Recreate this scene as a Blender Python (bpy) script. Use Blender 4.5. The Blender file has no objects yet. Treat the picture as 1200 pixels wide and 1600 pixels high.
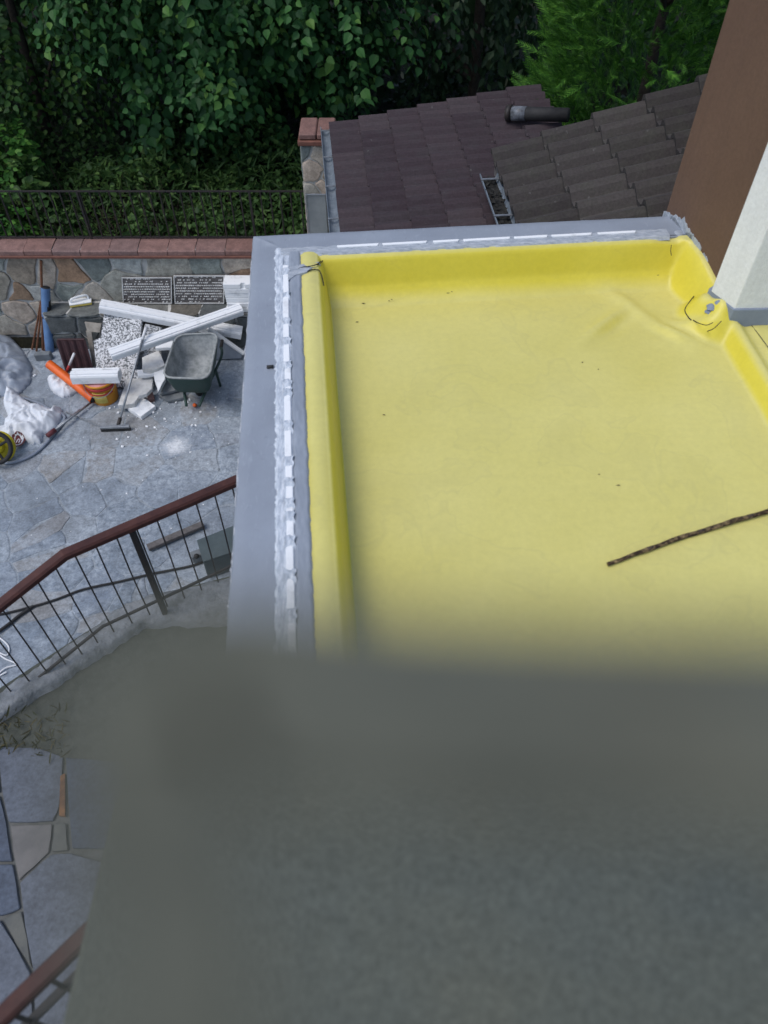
import bpy, bmesh, math, random
import numpy as np
from mathutils import Vector, Matrix, noise as mnoise
R = random.Random(7)
NR = np.random.default_rng(7)
sc = bpy.context.scene
COL = sc.collection
rad = math.radians

# ------------------------------------------------------------ camera, sky, sun, exposure
CAM_H, FPX, PITCH = 5.9, 1202.0, rad(50.2)
cp, sp = math.cos(PITCH), math.sin(PITCH)
cam = bpy.data.cameras.new('camera')
cam.sensor_fit = 'VERTICAL'; cam.sensor_height = 36.0; cam.lens = FPX / 1600 * 36.0
cam.clip_start = 0.01; cam.clip_end = 600
cam.dof.use_dof = True; cam.dof.focus_distance = 6.0
cam.dof.aperture_fstop = cam.lens / 1000 / 0.0165
camo = bpy.data.objects.new('camera', cam); COL.objects.link(camo)
camo.location = (0, 0, CAM_H); camo.rotation_euler = (math.pi / 2 - PITCH, 0, 0)
sc.camera = camo

SUN_EL, SUN_AZ = rad(62), rad(-118)        # azimuth measured from +Y towards +X
w = bpy.data.worlds.new('World'); sc.world = w; w.use_nodes = True
nt = w.node_tree; nt.nodes.clear()
wo = nt.nodes.new('ShaderNodeOutputWorld'); bg = nt.nodes.new('ShaderNodeBackground')
sky = nt.nodes.new('ShaderNodeTexSky'); sky.sky_type = 'NISHITA'; sky.sun_disc = False
sky.sun_elevation = SUN_EL; sky.sun_rotation = SUN_AZ
sky.air_density = 1.0; sky.dust_density = 2.0; sky.ozone_density = 1.0
bg.inputs['Strength'].default_value = 0.13
nt.links.new(sky.outputs[0], bg.inputs['Color']); nt.links.new(bg.outputs[0], wo.inputs['Surface'])
sl = bpy.data.lights.new('sun', 'SUN'); sl.energy = 0.9; sl.angle = rad(30); sl.color = (1, .985, .96)
so = bpy.data.objects.new('sun', sl); COL.objects.link(so)
dv = Vector((math.sin(SUN_AZ) * math.cos(SUN_EL), math.cos(SUN_AZ) * math.cos(SUN_EL), math.sin(SUN_EL)))
so.rotation_euler = dv.to_track_quat('Z', 'Y').to_euler()
vs = sc.view_settings
vs.view_transform = 'Standard'; vs.look = 'None'; vs.gamma = 1; vs.use_curve_mapping = False
vs.exposure = 0.45

# ------------------------------------------------------------ surveying helpers
def ray(x, y):
    u = (x - 600) / FPX; v = (800 - y) / FPX
    return (u, cp + v * sp, -sp + v * cp)
def P(x, y, z=0.0):                     # where the sight line through a photo point meets height z
    d = ray(x, y); t = (z - CAM_H) / d[2]
    return Vector((d[0] * t, d[1] * t, z))
def PY(x, y, Y):                        # where it meets the vertical plane at distance Y
    d = ray(x, y); t = Y / d[1]
    return Vector((d[0] * t, Y, CAM_H + d[2] * t))
YAW = rad(5.2)                          # the house stands slightly turned
ER = Vector((math.cos(YAW), math.sin(YAW), 0)); EF = Vector((-math.sin(YAW), math.cos(YAW), 0))
C0 = P(395, 368, 3.4); C0.z = 0
def ST(s, t, z=0.0):                    # house frame: s to the right, t towards the viewer
    p = C0 + ER * s - EF * t; p.z = z
    return p
def toST(p):
    d = Vector((p.x - C0.x, p.y - C0.y, 0)); return d.dot(ER), -d.dot(EF)

# ------------------------------------------------------------ materials
def N(nt, t, **kw):
    n = nt.nodes.new(t)
    for k, v in kw.items(): setattr(n, k, v)
    return n
def ramp(nt, fac, stops):
    r = N(nt, 'ShaderNodeValToRGB'); e = r.color_ramp.elements
    e[0].position, e[0].color = stops[0][0], (*stops[0][1], 1)
    e[1].position, e[1].color = stops[-1][0], (*stops[-1][1], 1)
    for p_, c_ in stops[1:-1]:
        q = e.new(p_); q.color = (*c_, 1)
    nt.links.new(fac, r.inputs[0]); return r.outputs[0]
def tnoise(nt, vec, scale, detail=4, rough=.55, dist=0):
    n = N(nt, 'ShaderNodeTexNoise'); n.inputs['Scale'].default_value = scale
    n.inputs['Detail'].default_value = detail; n.inputs['Roughness'].default_value = rough
    n.inputs['Distortion'].default_value = dist
    nt.links.new(vec, n.inputs['Vector']); return n.outputs[0]
def mixc(nt, fac, a, b, blend='MIX'):
    m = N(nt, 'ShaderNodeMix', data_type='RGBA', blend_type=blend)
    for sock, v in ((m.inputs[0], fac), (m.inputs[6], a), (m.inputs[7], b)):
        if hasattr(v, 'is_output'): nt.links.new(v, sock)
        elif isinstance(v, (int, float)): sock.default_value = v
        else: sock.default_value = (*v, 1)
    return m.outputs[2]
def mathn(nt, op, a, b=None, clamp=False):
    m = N(nt, 'ShaderNodeMath', operation=op, use_clamp=clamp)
    for i, v in enumerate((a, b)):
        if v is None: continue
        if hasattr(v, 'is_output'): nt.links.new(v, m.inputs[i])
        else: m.inputs[i].default_value = v
    return m.outputs[0]
def base(name, rough=.8, spec=.4):
    m = bpy.data.materials.new(name); m.use_nodes = True; nt = m.node_tree; nt.nodes.clear()
    o = N(nt, 'ShaderNodeOutputMaterial'); b = N(nt, 'ShaderNodeBsdfPrincipled')
    b.inputs['Roughness'].default_value = rough; b.inputs['Specular IOR Level'].default_value = spec
    nt.links.new(b.outputs[0], o.inputs[0])
    tc = N(nt, 'ShaderNodeTexCoord').outputs['Object']
    return m, nt, b, tc
def bump(nt, b, h, strength=.3, dist=.01):
    n = N(nt, 'ShaderNodeBump'); n.inputs['Strength'].default_value = strength; n.inputs['Distance'].default_value = dist
    nt.links.new(h, n.inputs['Height']); nt.links.new(n.outputs[0], b.inputs['Normal'])
def simple(name, c1, c2=None, scale=6, rough=.8, spec=.4, bs=60, bstr=.25, bd=.004, metal=0, lo=.35, hi=.65):
    m, nt, b, tc = base(name, rough, spec)
    c2 = c2 or tuple(v * .7 for v in c1)
    n = tnoise(nt, tc, scale, 6, .65)
    nt.links.new(ramp(nt, n, [(lo, c2), (hi, c1)]), b.inputs['Base Color'])
    b.inputs['Metallic'].default_value = metal
    if bstr: bump(nt, b, tnoise(nt, tc, bs, 4), bstr, bd)
    return m
def by_object(name, stops, rough=.8, scale=14, var=.35, dust=None, bs=45, bstr=.4, bd=.006, dustpt=None, dust_lo=.42, dust_hi=.66):
    """one material for many pieces: each object takes its own colour; optional dust lies over pieces and joints alike"""
    m, nt, b, tc = base(name, rough)
    oi = N(nt, 'ShaderNodeObjectInfo')
    c = ramp(nt, oi.outputs['Random'], stops)
    v = N(nt, 'ShaderNodeVectorMath', operation='ADD'); nt.links.new(tc, v.inputs[0])
    sc_ = N(nt, 'ShaderNodeVectorMath', operation='SCALE'); sc_.inputs[0].default_value = (37, 11, 53)
    nt.links.new(oi.outputs['Random'], sc_.inputs['Scale']); nt.links.new(sc_.outputs[0], v.inputs[1])
    n = tnoise(nt, v.outputs[0], scale, 7, .68)
    k = ramp(nt, n, [(.3, (1 - var,) * 3), (.7, (1 + var * .6,) * 3)])
    c = mixc(nt, 1.0, c, k, 'MULTIPLY')
    if dust:
        geo = N(nt, 'ShaderNodeNewGeometry').outputs['Position']
        d = tnoise(nt, geo, 1.1, 8, .68, .4)
        f = ramp(nt, d, [(dust_lo, (0, 0, 0)), (dust_hi, (1, 1, 1))])
        d2 = tnoise(nt, geo, 17, 5, .7)
        f2 = mathn(nt, 'MULTIPLY', f, ramp(nt, d2, [(.36, (.15,) * 3), (.58, (1,) * 3)]))
        c = mixc(nt, mathn(nt, 'MULTIPLY', f2, .8), c, dust)
        if dustpt:
            dp = N(nt, 'ShaderNodeVectorMath', operation='DISTANCE'); nt.links.new(geo, dp.inputs[0]); dp.inputs[1].default_value = dustpt
            dd = mathn(nt, 'ADD', dp.outputs['Value'], mathn(nt, 'MULTIPLY', mathn(nt, 'SUBTRACT', d2, .5), .35))
            f3 = ramp(nt, dd, [(.03, (1, 1, 1)), (.17, (0, 0, 0))])
            c = mixc(nt, mathn(nt, 'MULTIPLY', f3, .85), c, (.74, .76, .77))
    n9 = tnoise(nt, v.outputs[0], scale * 6, 6, .75)
    c = mixc(nt, 1.0, c, ramp(nt, n9, [(.32, (.72,) * 3), (.68, (1.26,) * 3)]), 'MULTIPLY')
    nt.links.new(c, b.inputs['Base Color'])
    bump(nt, b, mathn(nt, 'ADD', n, mathn(nt, 'MULTIPLY', n9, .4)), bstr, bd)
    return m
def leafmat(name, stops, rough=.5, trans=.25):
    m, nt, b, tc = base(name, rough, .18)
    gi = N(nt, 'ShaderNodeNewGeometry').outputs['Random Per Island']; oi = N(nt, 'ShaderNodeObjectInfo').outputs['Random']
    f = mathn(nt, 'FRACT', mathn(nt, 'ADD', gi, oi))
    c = ramp(nt, f, stops)
    nt.links.new(c, b.inputs['Base Color'])
    tr = N(nt, 'ShaderNodeBsdfTranslucent'); nt.links.new(c, tr.inputs[0])
    mx = N(nt, 'ShaderNodeMixShader'); mx.inputs[0].default_value = trans
    nt.links.new(b.outputs[0], mx.inputs[1]); nt.links.new(tr.outputs[0], mx.inputs[2])
    nt.links.new(mx.outputs[0], [n for n in nt.nodes if n.type == 'OUTPUT_MATERIAL'][0].inputs[0])
    return m

POWDER = tuple(P(275, 697, 0.01))
M = {}
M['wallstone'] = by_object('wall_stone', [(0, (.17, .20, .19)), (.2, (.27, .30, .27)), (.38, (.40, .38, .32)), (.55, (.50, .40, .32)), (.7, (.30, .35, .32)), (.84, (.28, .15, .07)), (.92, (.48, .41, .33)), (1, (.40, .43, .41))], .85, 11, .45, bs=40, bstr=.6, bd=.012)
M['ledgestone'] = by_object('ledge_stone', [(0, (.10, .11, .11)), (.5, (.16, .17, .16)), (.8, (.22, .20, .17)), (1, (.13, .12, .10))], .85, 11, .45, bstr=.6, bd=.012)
M['mortar'] = simple('mortar', (.60, .59, .55), (.40, .40, .38), 9, .9, .2, 50, .5, .006)
M['patiostone'] = by_object('patio_stone', [(0, (.13, .165, .205)), (.3, (.18, .215, .26)), (.55, (.215, .25, .285)), (.72, (.25, .245, .235)), (.85, (.15, .185, .235)), (1, (.24, .28, .32))], .8, 9, .4, dust=(.42, .475, .53), dustpt=POWDER, dust_lo=.37, dust_hi=.6)
M['patiobase'] = by_object('patio_joint', [(0, (.235, .265, .29)), (1, (.235, .265, .29))], .9, 8, .5, dust=(.42, .475, .53), dustpt=POWDER, dust_lo=.37, dust_hi=.6)
M['slab'] = by_object('landing_slab', [(0, (.075, .093, .128)), (.5, (.094, .115, .152)), (.8, (.11, .127, .158)), (1, (.12, .135, .16))], .75, 7, .3)
M['slabtan'] = simple('tan_slab', (.19, .18, .17), (.14, .135, .13), 7, .8)
M['slabgreen'] = simple('greenish_slab', (.15, .15, .13), (.10, .105, .10), 7, .8)
M['rust'] = simple('rust_stain', (.28, .13, .05), (.14, .06, .03), 14, .9)
M['coping'] = by_object('coping_brick', [(0, (.20, .105, .085)), (.5, (.25, .145, .125)), (1, (.20, .13, .12))], .7, 12, .35)
M['copinglip'] = simple('coping_lip', (.20, .085, .06), (.13, .055, .04), 12, .75)
M['iron'] = simple('black_iron', (.02, .02, .022), (.035, .028, .024), 20, .55, .4, 80, .2, .002)
M['railwood'] = simple('dark_red_brown_rail', (.085, .034, .027), (.05, .02, .018), 9, .6, .25, 30, .12, .002)
M['parapet'] = simple('grey_parapet_coat', (.285, .325, .385), (.235, .27, .325), 3.2, .62, .35, 35, .2, .003, lo=.3, hi=.7)
M['chip'] = simple('pale_chipped_edge', (.62, .64, .66), (.38, .4, .43), 40, .9)
M['foam'] = simple('white_foam', (.82, .84, .85), (.52, .54, .55), 8, .9, .2, 140, .25, .002, lo=.24, hi=.46)
M['dirtyfoam'] = simple('dusty_white_foam', (.70, .70, .68), (.50, .50, .48), 9, .9, .2, 120, .3, .002)
M['board'] = simple('dirty_board', (.38, .35, .30), (.22, .20, .17), 12, .9)
M['greywash'] = simple('grey_base_band', (.24, .28, .35), (.20, .235, .30), 8, .7)
M['brown'] = simple('brown_render', (.158, .098, .070), (.128, .079, .057), 1.6, .85, .2, 120, .5, .004, lo=.25, hi=.75)
M['white'] = simple('white_render', (.82, .84, .85), (.76, .78, .80), 3, .85, .2, 90, .35, .004)
def streaked(name, c1, c2, c3, bs):
    m, nt, b, tc = base(name, .88, .2)
    n = tnoise(nt, tc, 1.5, 6, .65)
    mp = N(nt, 'ShaderNodeMapping'); mp.inputs['Scale'].default_value = (9, 9, .7); nt.links.new(tc, mp.inputs[0])
    st_ = tnoise(nt, mp.outputs[0], 1.6, 6, .7)
    c = ramp(nt, n, [(.28, c2), (.72, c1)])
    c = mixc(nt, ramp(nt, st_, [(.52, (0, 0, 0)), (.75, (.32,) * 3)]), c, c3)
    f = tnoise(nt, tc, 45, 5, .75)
    c = mixc(nt, 1, c, ramp(nt, f, [(.3, (.9,) * 3), (.7, (1.07,) * 3)]), 'MULTIPLY')
    nt.links.new(c, b.inputs['Base Color']); bump(nt, b, mathn(nt, 'ADD', tnoise(nt, tc, bs, 4, .7), f), .5, .004); return m
M['brown'] = streaked('brown_render', (.160, .100, .070), (.132, .082, .058), (.105, .07, .052), 130)
M['white'] = streaked('white_render', (.82, .84, .85), (.74, .76, .78), (.60, .62, .63), 90)
M['plaster'] = simple('annex_plaster', (.5, .5, .49), (.42, .42, .41), 3, .85)
M['ledge'] = None
M['orange'] = simple('orange_plastic', (.80, .14, .012), (.66, .10, .01), 8, .42, .5, 40, .06)
M['bucket'] = simple('orange_yellow_plastic', (.70, .30, .02), (.58, .23, .02), 8, .45)
M['label'] = simple('pale_yellow_label', (.72, .58, .15), (.62, .48, .10), 14, .6)
M['redband'] = simple('red_band', (.55, .05, .045), (.42, .04, .04), 12, .5)
M['pink'] = simple('pink_lid', (.65, .30, .30), (.5, .2, .2), 12, .6)
M['bluepipe'] = simple('blue_pipe', (.12, .23, .42), (.09, .17, .32), 12, .5)
M['rod'] = simple('rusty_brown_rod', (.16, .065, .03), (.09, .04, .022), 25, .8)
M['black'] = simple('black_rubber', (.016, .016, .017), (.028, .028, .028), 20, .7)
M['darkboard'] = simple('dark_brown_board', (.15, .14, .135), (.09, .083, .08), 20, .8)
M['maroon'] = simple('maroon_tile', (.075, .035, .038), (.045, .024, .028), 14, .6)
M['steel'] = simple('grey_steel', (.36, .38, .40), (.24, .26, .28), 20, .45, .5, 60, .1, .001, .6)
M['concretecoat'] = simple('cement_coated_tray', (.42, .44, .44), (.20, .22, .22), 9, .9, .3, 30, .4, .006)
M['greenpaint'] = simple('dark_green_paint', (.02, .055, .045), (.028, .06, .05), 10, .5)
M['rim'] = simple('worn_tray_rim', (.36, .38, .37), (.22, .24, .24), 25, .6)
M['sack'] = simple('white_woven_sack', (.74, .77, .80), (.62, .65, .69), 10, .65, .3, 200, .15, .002)
M['emblem'] = simple('dark_red_print', (.16, .035, .04), (.10, .03, .035), 30, .7)
M['tarp'] = simple('grey_plastic_sheet', (.34, .385, .44), (.24, .275, .33), 6, .38, .5, 20, .25, .01)
M['hose'] = simple('grey_hose', (.26, .30, .36), (.20, .23, .28), 20, .5)
M['yellowplastic'] = simple('yellow_plastic', (.62, .52, .02), (.52, .42, .02), 10, .45)
M['cord'] = simple('white_cord', (.75, .76, .77), (.65, .66, .67), 20, .7)
M['twig'] = simple('dry_twig', (.085, .06, .042), (.045, .032, .024), 40, .9)
M['bark'] = simple('bark', (.05, .042, .033), (.025, .021, .018), 12, .95, .2, 30, .6, .02)
M['soil'] = simple('leafy_soil', (.018, .018, .011), (.008, .009, .006), 5, .95, .2, 25, .6, .03)
M['slate'] = simple('grey_slate', (.20, .22, .23), (.14, .155, .165), 10, .8)
M['gutter'] = simple('grey_gutter', (.24, .28, .32), (.14, .17, .20), 15, .5, .5, 60, .1, .002, .2)
M['leaflitter'] = simple('gutter_litter', (.03, .03, .026), (.012, .012, .012), 30, .95)
M['panel'] = simple('grey_meter_panel', (.27, .29, .29), (.21, .23, .235), 8, .6)
M['zinc'] = simple('pipe_tape', (.20, .22, .25), (.05, .055, .06), 22, .5, .5, 40, .3, .004)

def coat_mat():
    m, nt, b, tc = base('grey_parapet_coat', .62, .35)
    n = tnoise(nt, tc, 2.6, 6, .6); n2 = tnoise(nt, tc, 26, 6, .7, .5)
    mp = N(nt, 'ShaderNodeMapping'); mp.inputs['Scale'].default_value = (9, 2.2, 1); nt.links.new(tc, mp.inputs[0])
    n3 = tnoise(nt, mp.outputs[0], 7, 6, .7, .6)
    c = ramp(nt, n, [(.3, (.235, .265, .31)), (.7, (.295, .332, .385))])
    c = mixc(nt, ramp(nt, n3, [(.56, (0, 0, 0)), (.72, (.5,) * 3)]), c, (.36, .40, .46))
    c = mixc(nt, ramp(nt, n2, [(.62, (0, 0, 0)), (.72, (.55,) * 3)]), c, (.17, .19, .22))
    nt.links.new(c, b.inputs['Base Color']); bump(nt, b, n3, .35, .004); return m
M['parapet'] = coat_mat()
def membrane_mat():
    m, nt, b, tc = base('yellow_membrane', .4, .45)
    geo = N(nt, 'ShaderNodeNewGeometry').outputs['Position']
    sep = N(nt, 'ShaderNodeSeparateXYZ'); nt.links.new(geo, sep.inputs[0])
    n1 = tnoise(nt, geo, 1.3, 5, .6); n2 = tnoise(nt, geo, 28, 5, .7)
    base_yellow = ramp(nt, n1, [(.35, (.66, .56, .045)), (.65, (.70, .60, .065))])
    sheen_yellow = ramp(nt, n1, [(.3, (.62, .56, .165)), (.7, (.67, .61, .205))])
    # sky sheen painted in as paler yellow on upward faces; upturns stay clean
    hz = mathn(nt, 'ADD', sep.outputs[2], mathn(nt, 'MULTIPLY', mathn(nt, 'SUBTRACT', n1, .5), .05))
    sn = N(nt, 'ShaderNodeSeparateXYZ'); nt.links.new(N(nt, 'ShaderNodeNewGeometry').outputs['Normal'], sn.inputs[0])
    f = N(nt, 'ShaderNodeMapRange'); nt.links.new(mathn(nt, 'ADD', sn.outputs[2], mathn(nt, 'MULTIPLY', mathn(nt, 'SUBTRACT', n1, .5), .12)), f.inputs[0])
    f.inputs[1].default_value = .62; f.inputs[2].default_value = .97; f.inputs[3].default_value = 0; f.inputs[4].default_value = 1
    c = mixc(nt, f.outputs[0], base_yellow, sheen_yellow)
    mp = N(nt, 'ShaderNodeMapping'); mp.inputs['Scale'].default_value = (3, 22, 1); mp.inputs['Rotation'].default_value = (0, 0, .12)
    nt.links.new(geo, mp.inputs[0])
    sm = ramp(nt, tnoise(nt, mp.outputs[0], 1.6, 6, .75), [(.60, (0, 0, 0)), (.78, (.22,) * 3)])
    c = mixc(nt, sm, c, (.33, .29, .11))
    c = mixc(nt, 1, c, ramp(nt, n2, [(.3, (.94,) * 3), (.7, (1.03,) * 3)]), 'MULTIPLY')
    nt.links.new(c, b.inputs['Base Color'])
    nt.links.new(ramp(nt, n2, [(.3, (.34,) * 3), (.7, (.5,) * 3)]), b.inputs['Roughness'])
    # dried puddle rims and trodden dirt on the flat
    pz = tnoise(nt, geo, 2.1, 3, .5, .6)
    ring = ramp(nt, pz, [(.545, (0, 0, 0)), (.56, (.16,) * 3), (.575, (.03,) * 3), (.64, (.10,) * 3)])
    c = mixc(nt, mathn(nt, 'MULTIPLY', ring, f.outputs[0]), c, (.40, .37, .16))
    nt.links.new(c, b.inputs['Base Color'])
    bump(nt, b, tnoise(nt, geo, 7, 6, .6), .28, .010)
    return m
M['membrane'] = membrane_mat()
def sealant_mat(sx=4, sy=.8, k=1.0):
    m, nt, b, tc = base('smeared_sealant', .7, .3)
    mp = N(nt, 'ShaderNodeMapping'); mp.inputs['Scale'].default_value = (sx, sy, 1); nt.links.new(tc, mp.inputs[0])
    n = tnoise(nt, mp.outputs[0], 22, 8, .72, .4)
    nt.links.new(ramp(nt, n, [(.3, (.30 * k, .345 * k, .41 * k)), (.47, (.48 * k, .535 * k, .60 * k)), (.64, (.72 * k, .76 * k, .81 * k))]), b.inputs['Base Color'])
    bump(nt, b, n, .7, .008); return m
M['sealant'] = sealant_mat(); M['sealantfar'] = sealant_mat(.8, 4, .72)
def speckle_mat():
    m, nt, b, tc = base('speckled_insulation', .9, .2)
    v = N(nt, 'ShaderNodeTexVoronoi'); v.inputs['Scale'].default_value = 75; nt.links.new(tc, v.inputs['Vector'])
    g = N(nt, 'ShaderNodeSeparateColor'); nt.links.new(v.outputs['Color'], g.inputs[0])
    nt.links.new(ramp(nt, g.outputs[0], [(.25, (.14, .15, .155)), (.5, (.48, .49, .5)), (.75, (.7, .71, .72))]), b.inputs['Base Color'])
    bump(nt, b, v.outputs['Distance'], .3, .004); return m
M['speckle'] = speckle_mat()
def grey_green_mat(name, k1, k2, tint=(1, 1, 1)):
    m, nt, b, tc = base(name, .92, .12)
    n = tnoise(nt, tc, k1, 3, .6, .5); n2 = tnoise(nt, tc, k2, 4, .55); n3 = tnoise(nt, tc, k1 * 2.6, 4, .8)
    c = ramp(nt, n2, [(.25, (.080, .093, .087)), (.5, (.093, .102, .088)), (.75, (.112, .112, .086))])
    c = mixc(nt, 1, c, tint, 'MULTIPLY')
    c = mixc(nt, 1, c, ramp(nt, n, [(.34, (.84,) * 3), (.66, (1.16,) * 3)]), 'MULTIPLY')
    c = mixc(nt, 1, c, ramp(nt, n3, [(.3, (.75,) * 3), (.7, (1.25,) * 3)]), 'MULTIPLY')
    nt.links.new(c, b.inputs['Base Color']); bump(nt, b, n, .3, .003); return m
M['ledge'] = grey_green_mat('grey_green_bar', 55, 9, (1.08, 1.03, .95)); M['blur_slab'] = grey_green_mat('grey_green_slab', 95, 2.2, (1.06, 1.04, .98))  # mottled grey-green for the added bar and slab under the camera
def tile_mat(name, stops, moss):
    m, nt, b, tc = base(name, .9, .2)
    oi = N(nt, 'ShaderNodeObjectInfo').outputs['Random']
    geo = N(nt, 'ShaderNodeNewGeometry').outputs['Position']
    c = ramp(nt, oi, stops)
    n = tnoise(nt, geo, 6, 7, .7)
    c = mixc(nt, ramp(nt, n, [(.45, (0, 0, 0)), (.72, (.6,) * 3)]), c, moss)
    n2 = tnoise(nt, geo, 55, 4, .7)
    c = mixc(nt, 1, c, ramp(nt, n2, [(.3, (.78,) * 3), (.7, (1.2,) * 3)]), 'MULTIPLY')
    c = mixc(nt, ramp(nt, tnoise(nt, geo, 21, 3, .5), [(.71, (0, 0, 0)), (.76, (.30,) * 3)]), c, (.25, .25, .24))
    nt.links.new(c, b.inputs['Base Color']); bump(nt, b, n2, .3, .004); return m
M['tilebrown'] = tile_mat('purple_brown_tile', [(0, (.046, .034, .040)), (.5, (.058, .044, .050)), (1, (.072, .056, .061))], (.060, .055, .058))
M['tilegrey'] = tile_mat('weathered_grey_tile', [(0, (.048, .043, .042)), (.5, (.064, .057, .055)), (1, (.084, .076, .071))], (.068, .070, .055))
M['hazel'] = leafmat('hazel_leaf', [(0, (.016, .055, .019)), (.5, (.034, .108, .033)), (.85, (.062, .175, .045)), (1, (.12, .24, .05))])
M['smallleaf'] = leafmat('small_leaf', [(0, (.018, .052, .014)), (.6, (.034, .092, .022)), (1, (.085, .16, .03))])
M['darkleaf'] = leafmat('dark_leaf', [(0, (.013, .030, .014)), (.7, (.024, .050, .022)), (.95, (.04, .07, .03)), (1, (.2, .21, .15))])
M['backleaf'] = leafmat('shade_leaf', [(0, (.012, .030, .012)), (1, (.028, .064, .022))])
M['ivy'] = leafmat('undergrowth_leaf', [(0, (.026, .060, .018)), (.6, (.052, .115, .03)), (1, (.095, .17, .045))])
M['bright'] = leafmat('bright_bush_leaf', [(0, (.03, .10, .02)), (.6, (.06, .18, .03)), (1, (.11, .25, .04))])
M['conifer'] = leafmat('conifer_spray', [(0, (.026, .09, .014)), (.6, (.056, .17, .022)), (1, (.11, .26, .035))], .6, .2)

# ------------------------------------------------------------ object helpers
def link(name, me, mat=None, parent=None, smooth=False, kind=None):
    if mat is not None and not me.materials: me.materials.append(mat)
    if smooth: me.polygons.foreach_set('use_smooth', [True] * len(me.polygons))
    o = bpy.data.objects.new(name, me); COL.objects.link(o)
    if parent is not None: child(o, parent)
    if kind: o['kind'] = kind
    return o
def child(o, parent):
    o.parent = parent; o.matrix_parent_inverse = Matrix.Translation(-wloc(parent))
def wloc(o):
    return Vector(o['_loc']) if '_loc' in o.keys() else Vector((0, 0, 0))
def mesh(name, vs_, fs, mat, parent=None, smooth=False, kind=None):
    me = bpy.data.meshes.new(name); me.from_pydata([tuple(v) for v in vs_], [], fs)
    bm = bmesh.new(); bm.from_mesh(me); bmesh.ops.recalc_face_normals(bm, faces=bm.faces[:]); bm.to_mesh(me); bm.free()
    return link(name, me, mat, parent, smooth, kind)
def tag(o, label, cat, group=None):
    o['label'] = label; o['category'] = cat
    if group: o['group'] = group
    return o
ROOTS = []
def thing(name, loc, label, cat, group=None):
    o = bpy.data.objects.new(name, None); COL.objects.link(o); o.empty_display_size = .1
    o.location = loc; o['_loc'] = tuple(loc); ROOTS.append(o)
    return tag(o, label, cat, group)
def bm_obj(name, bm, mat, parent=None, smooth=False, kind=None):
    bmesh.ops.recalc_face_normals(bm, faces=bm.faces[:])
    me = bpy.data.meshes.new(name); bm.to_mesh(me); bm.free()
    return link(name, me, mat, parent, smooth, kind)
def bevel(bm, off, seg=2):
    bmesh.ops.bevel(bm, geom=bm.edges[:], offset=off, segments=seg, affect='EDGES', profile=.6)
def prism_bm(bm, bot, top):
    n = len(bot); a = [bm.verts.new(p) for p in bot]; b = [bm.verts.new(p) for p in top]
    bm.faces.new(a[::-1]); bm.faces.new(b)
    for i in range(n): bm.faces.new((a[i], a[(i + 1) % n], b[(i + 1) % n], b[i]))
def slab(name, top, thick, mat, parent=None, bev=.004, down=Vector((0, 0, -1)), smooth=False):
    bm = bmesh.new(); prism_bm(bm, [Vector(p) + down * thick for p in top], top)
    if bev: bevel(bm, bev, 1)
    return bm_obj(name, bm, mat, parent, smooth)
def plane_slab(name, pts, thick, mat, parent=None, bev=.004):
    a, b_, c = Vector(pts[0]), Vector(pts[1]), Vector(pts[2]); n = (b_ - a).cross(c - a).normalized()
    if n.z < 0: n = -n
    return slab(name, pts, thick, mat, parent, bev, -n)
def box_pts(c, ax, ay, az): return [c + ax * i + ay * j + az * k for k in (-.5, .5) for i, j in ((-.5, -.5), (.5, -.5), (.5, .5), (-.5, .5))]
def obox(name, c, ax, ay, az, mat, parent=None, bev=.003):
    p = box_pts(Vector(c), Vector(ax), Vector(ay), Vector(az)); bm = bmesh.new(); prism_bm(bm, p[:4], p[4:])
    if bev: bevel(bm, bev, 1)
    return bm_obj(name, bm, mat, parent)
def frame_of(d):
    d = d.normalized(); u = Vector((0, 0, 1)) if abs(d.z) < .95 else Vector((1, 0, 0))
    x = d.cross(u).normalized(); return x, x.cross(d).normalized()
def tube_bm(bm, pts, r, seg=8, cap=True):
    pts = [Vector(p) for p in pts]; rings = []
    for i, p in enumerate(pts):
        d = (pts[min(i + 1, len(pts) - 1)] - pts[max(i - 1, 0)])
        x, y = frame_of(d); rr = r[i] if isinstance(r, (list, tuple)) else r
        rings.append([bm.verts.new(p + (x * math.cos(2 * math.pi * k / seg) + y * math.sin(2 * math.pi * k / seg)) * rr) for k in range(seg)])
    for a, b_ in zip(rings, rings[1:]):
        for k in range(seg): bm.faces.new((a[k], a[(k + 1) % seg], b_[(k + 1) % seg], b_[k]))
    if cap: bm.faces.new(rings[0][::-1]); bm.faces.new(rings[-1])
def tube(name, pts, r, mat, parent=None, seg=8, cap=True, kind=None):
    bm = bmesh.new(); tube_bm(bm, pts, r, seg, cap); return bm_obj(name, bm, mat, parent, True if seg > 6 else False, kind)
def smoothpath(pts, n=6):
    pts = [Vector(p) for p in pts]; out = []
    for i in range(len(pts) - 1):
        p0, p1, p2, p3 = pts[max(i - 1, 0)], pts[i], pts[i + 1], pts[min(i + 2, len(pts) - 1)]
        for k in range(n):
            t = k / n
            out.append(.5 * ((2 * p1) + (p2 - p0) * t + (2 * p0 - 5 * p1 + 4 * p2 - p3) * t * t + (3 * p1 - p0 - 3 * p2 + p3) * t ** 3))
    return out + [pts[-1]]
def extrude_profile(name, prof, a, b_, xdir, ydir, mat, parent=None, smooth=False):
    """prof: 2D closed outline, swept from a to b_"""
    bm = bmesh.new(); prism_bm(bm, [a + xdir * u + ydir * v for u, v in prof], [b_ + xdir * u + ydir * v for u, v in prof])
    return bm_obj(name, bm, mat, parent, smooth)

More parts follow.
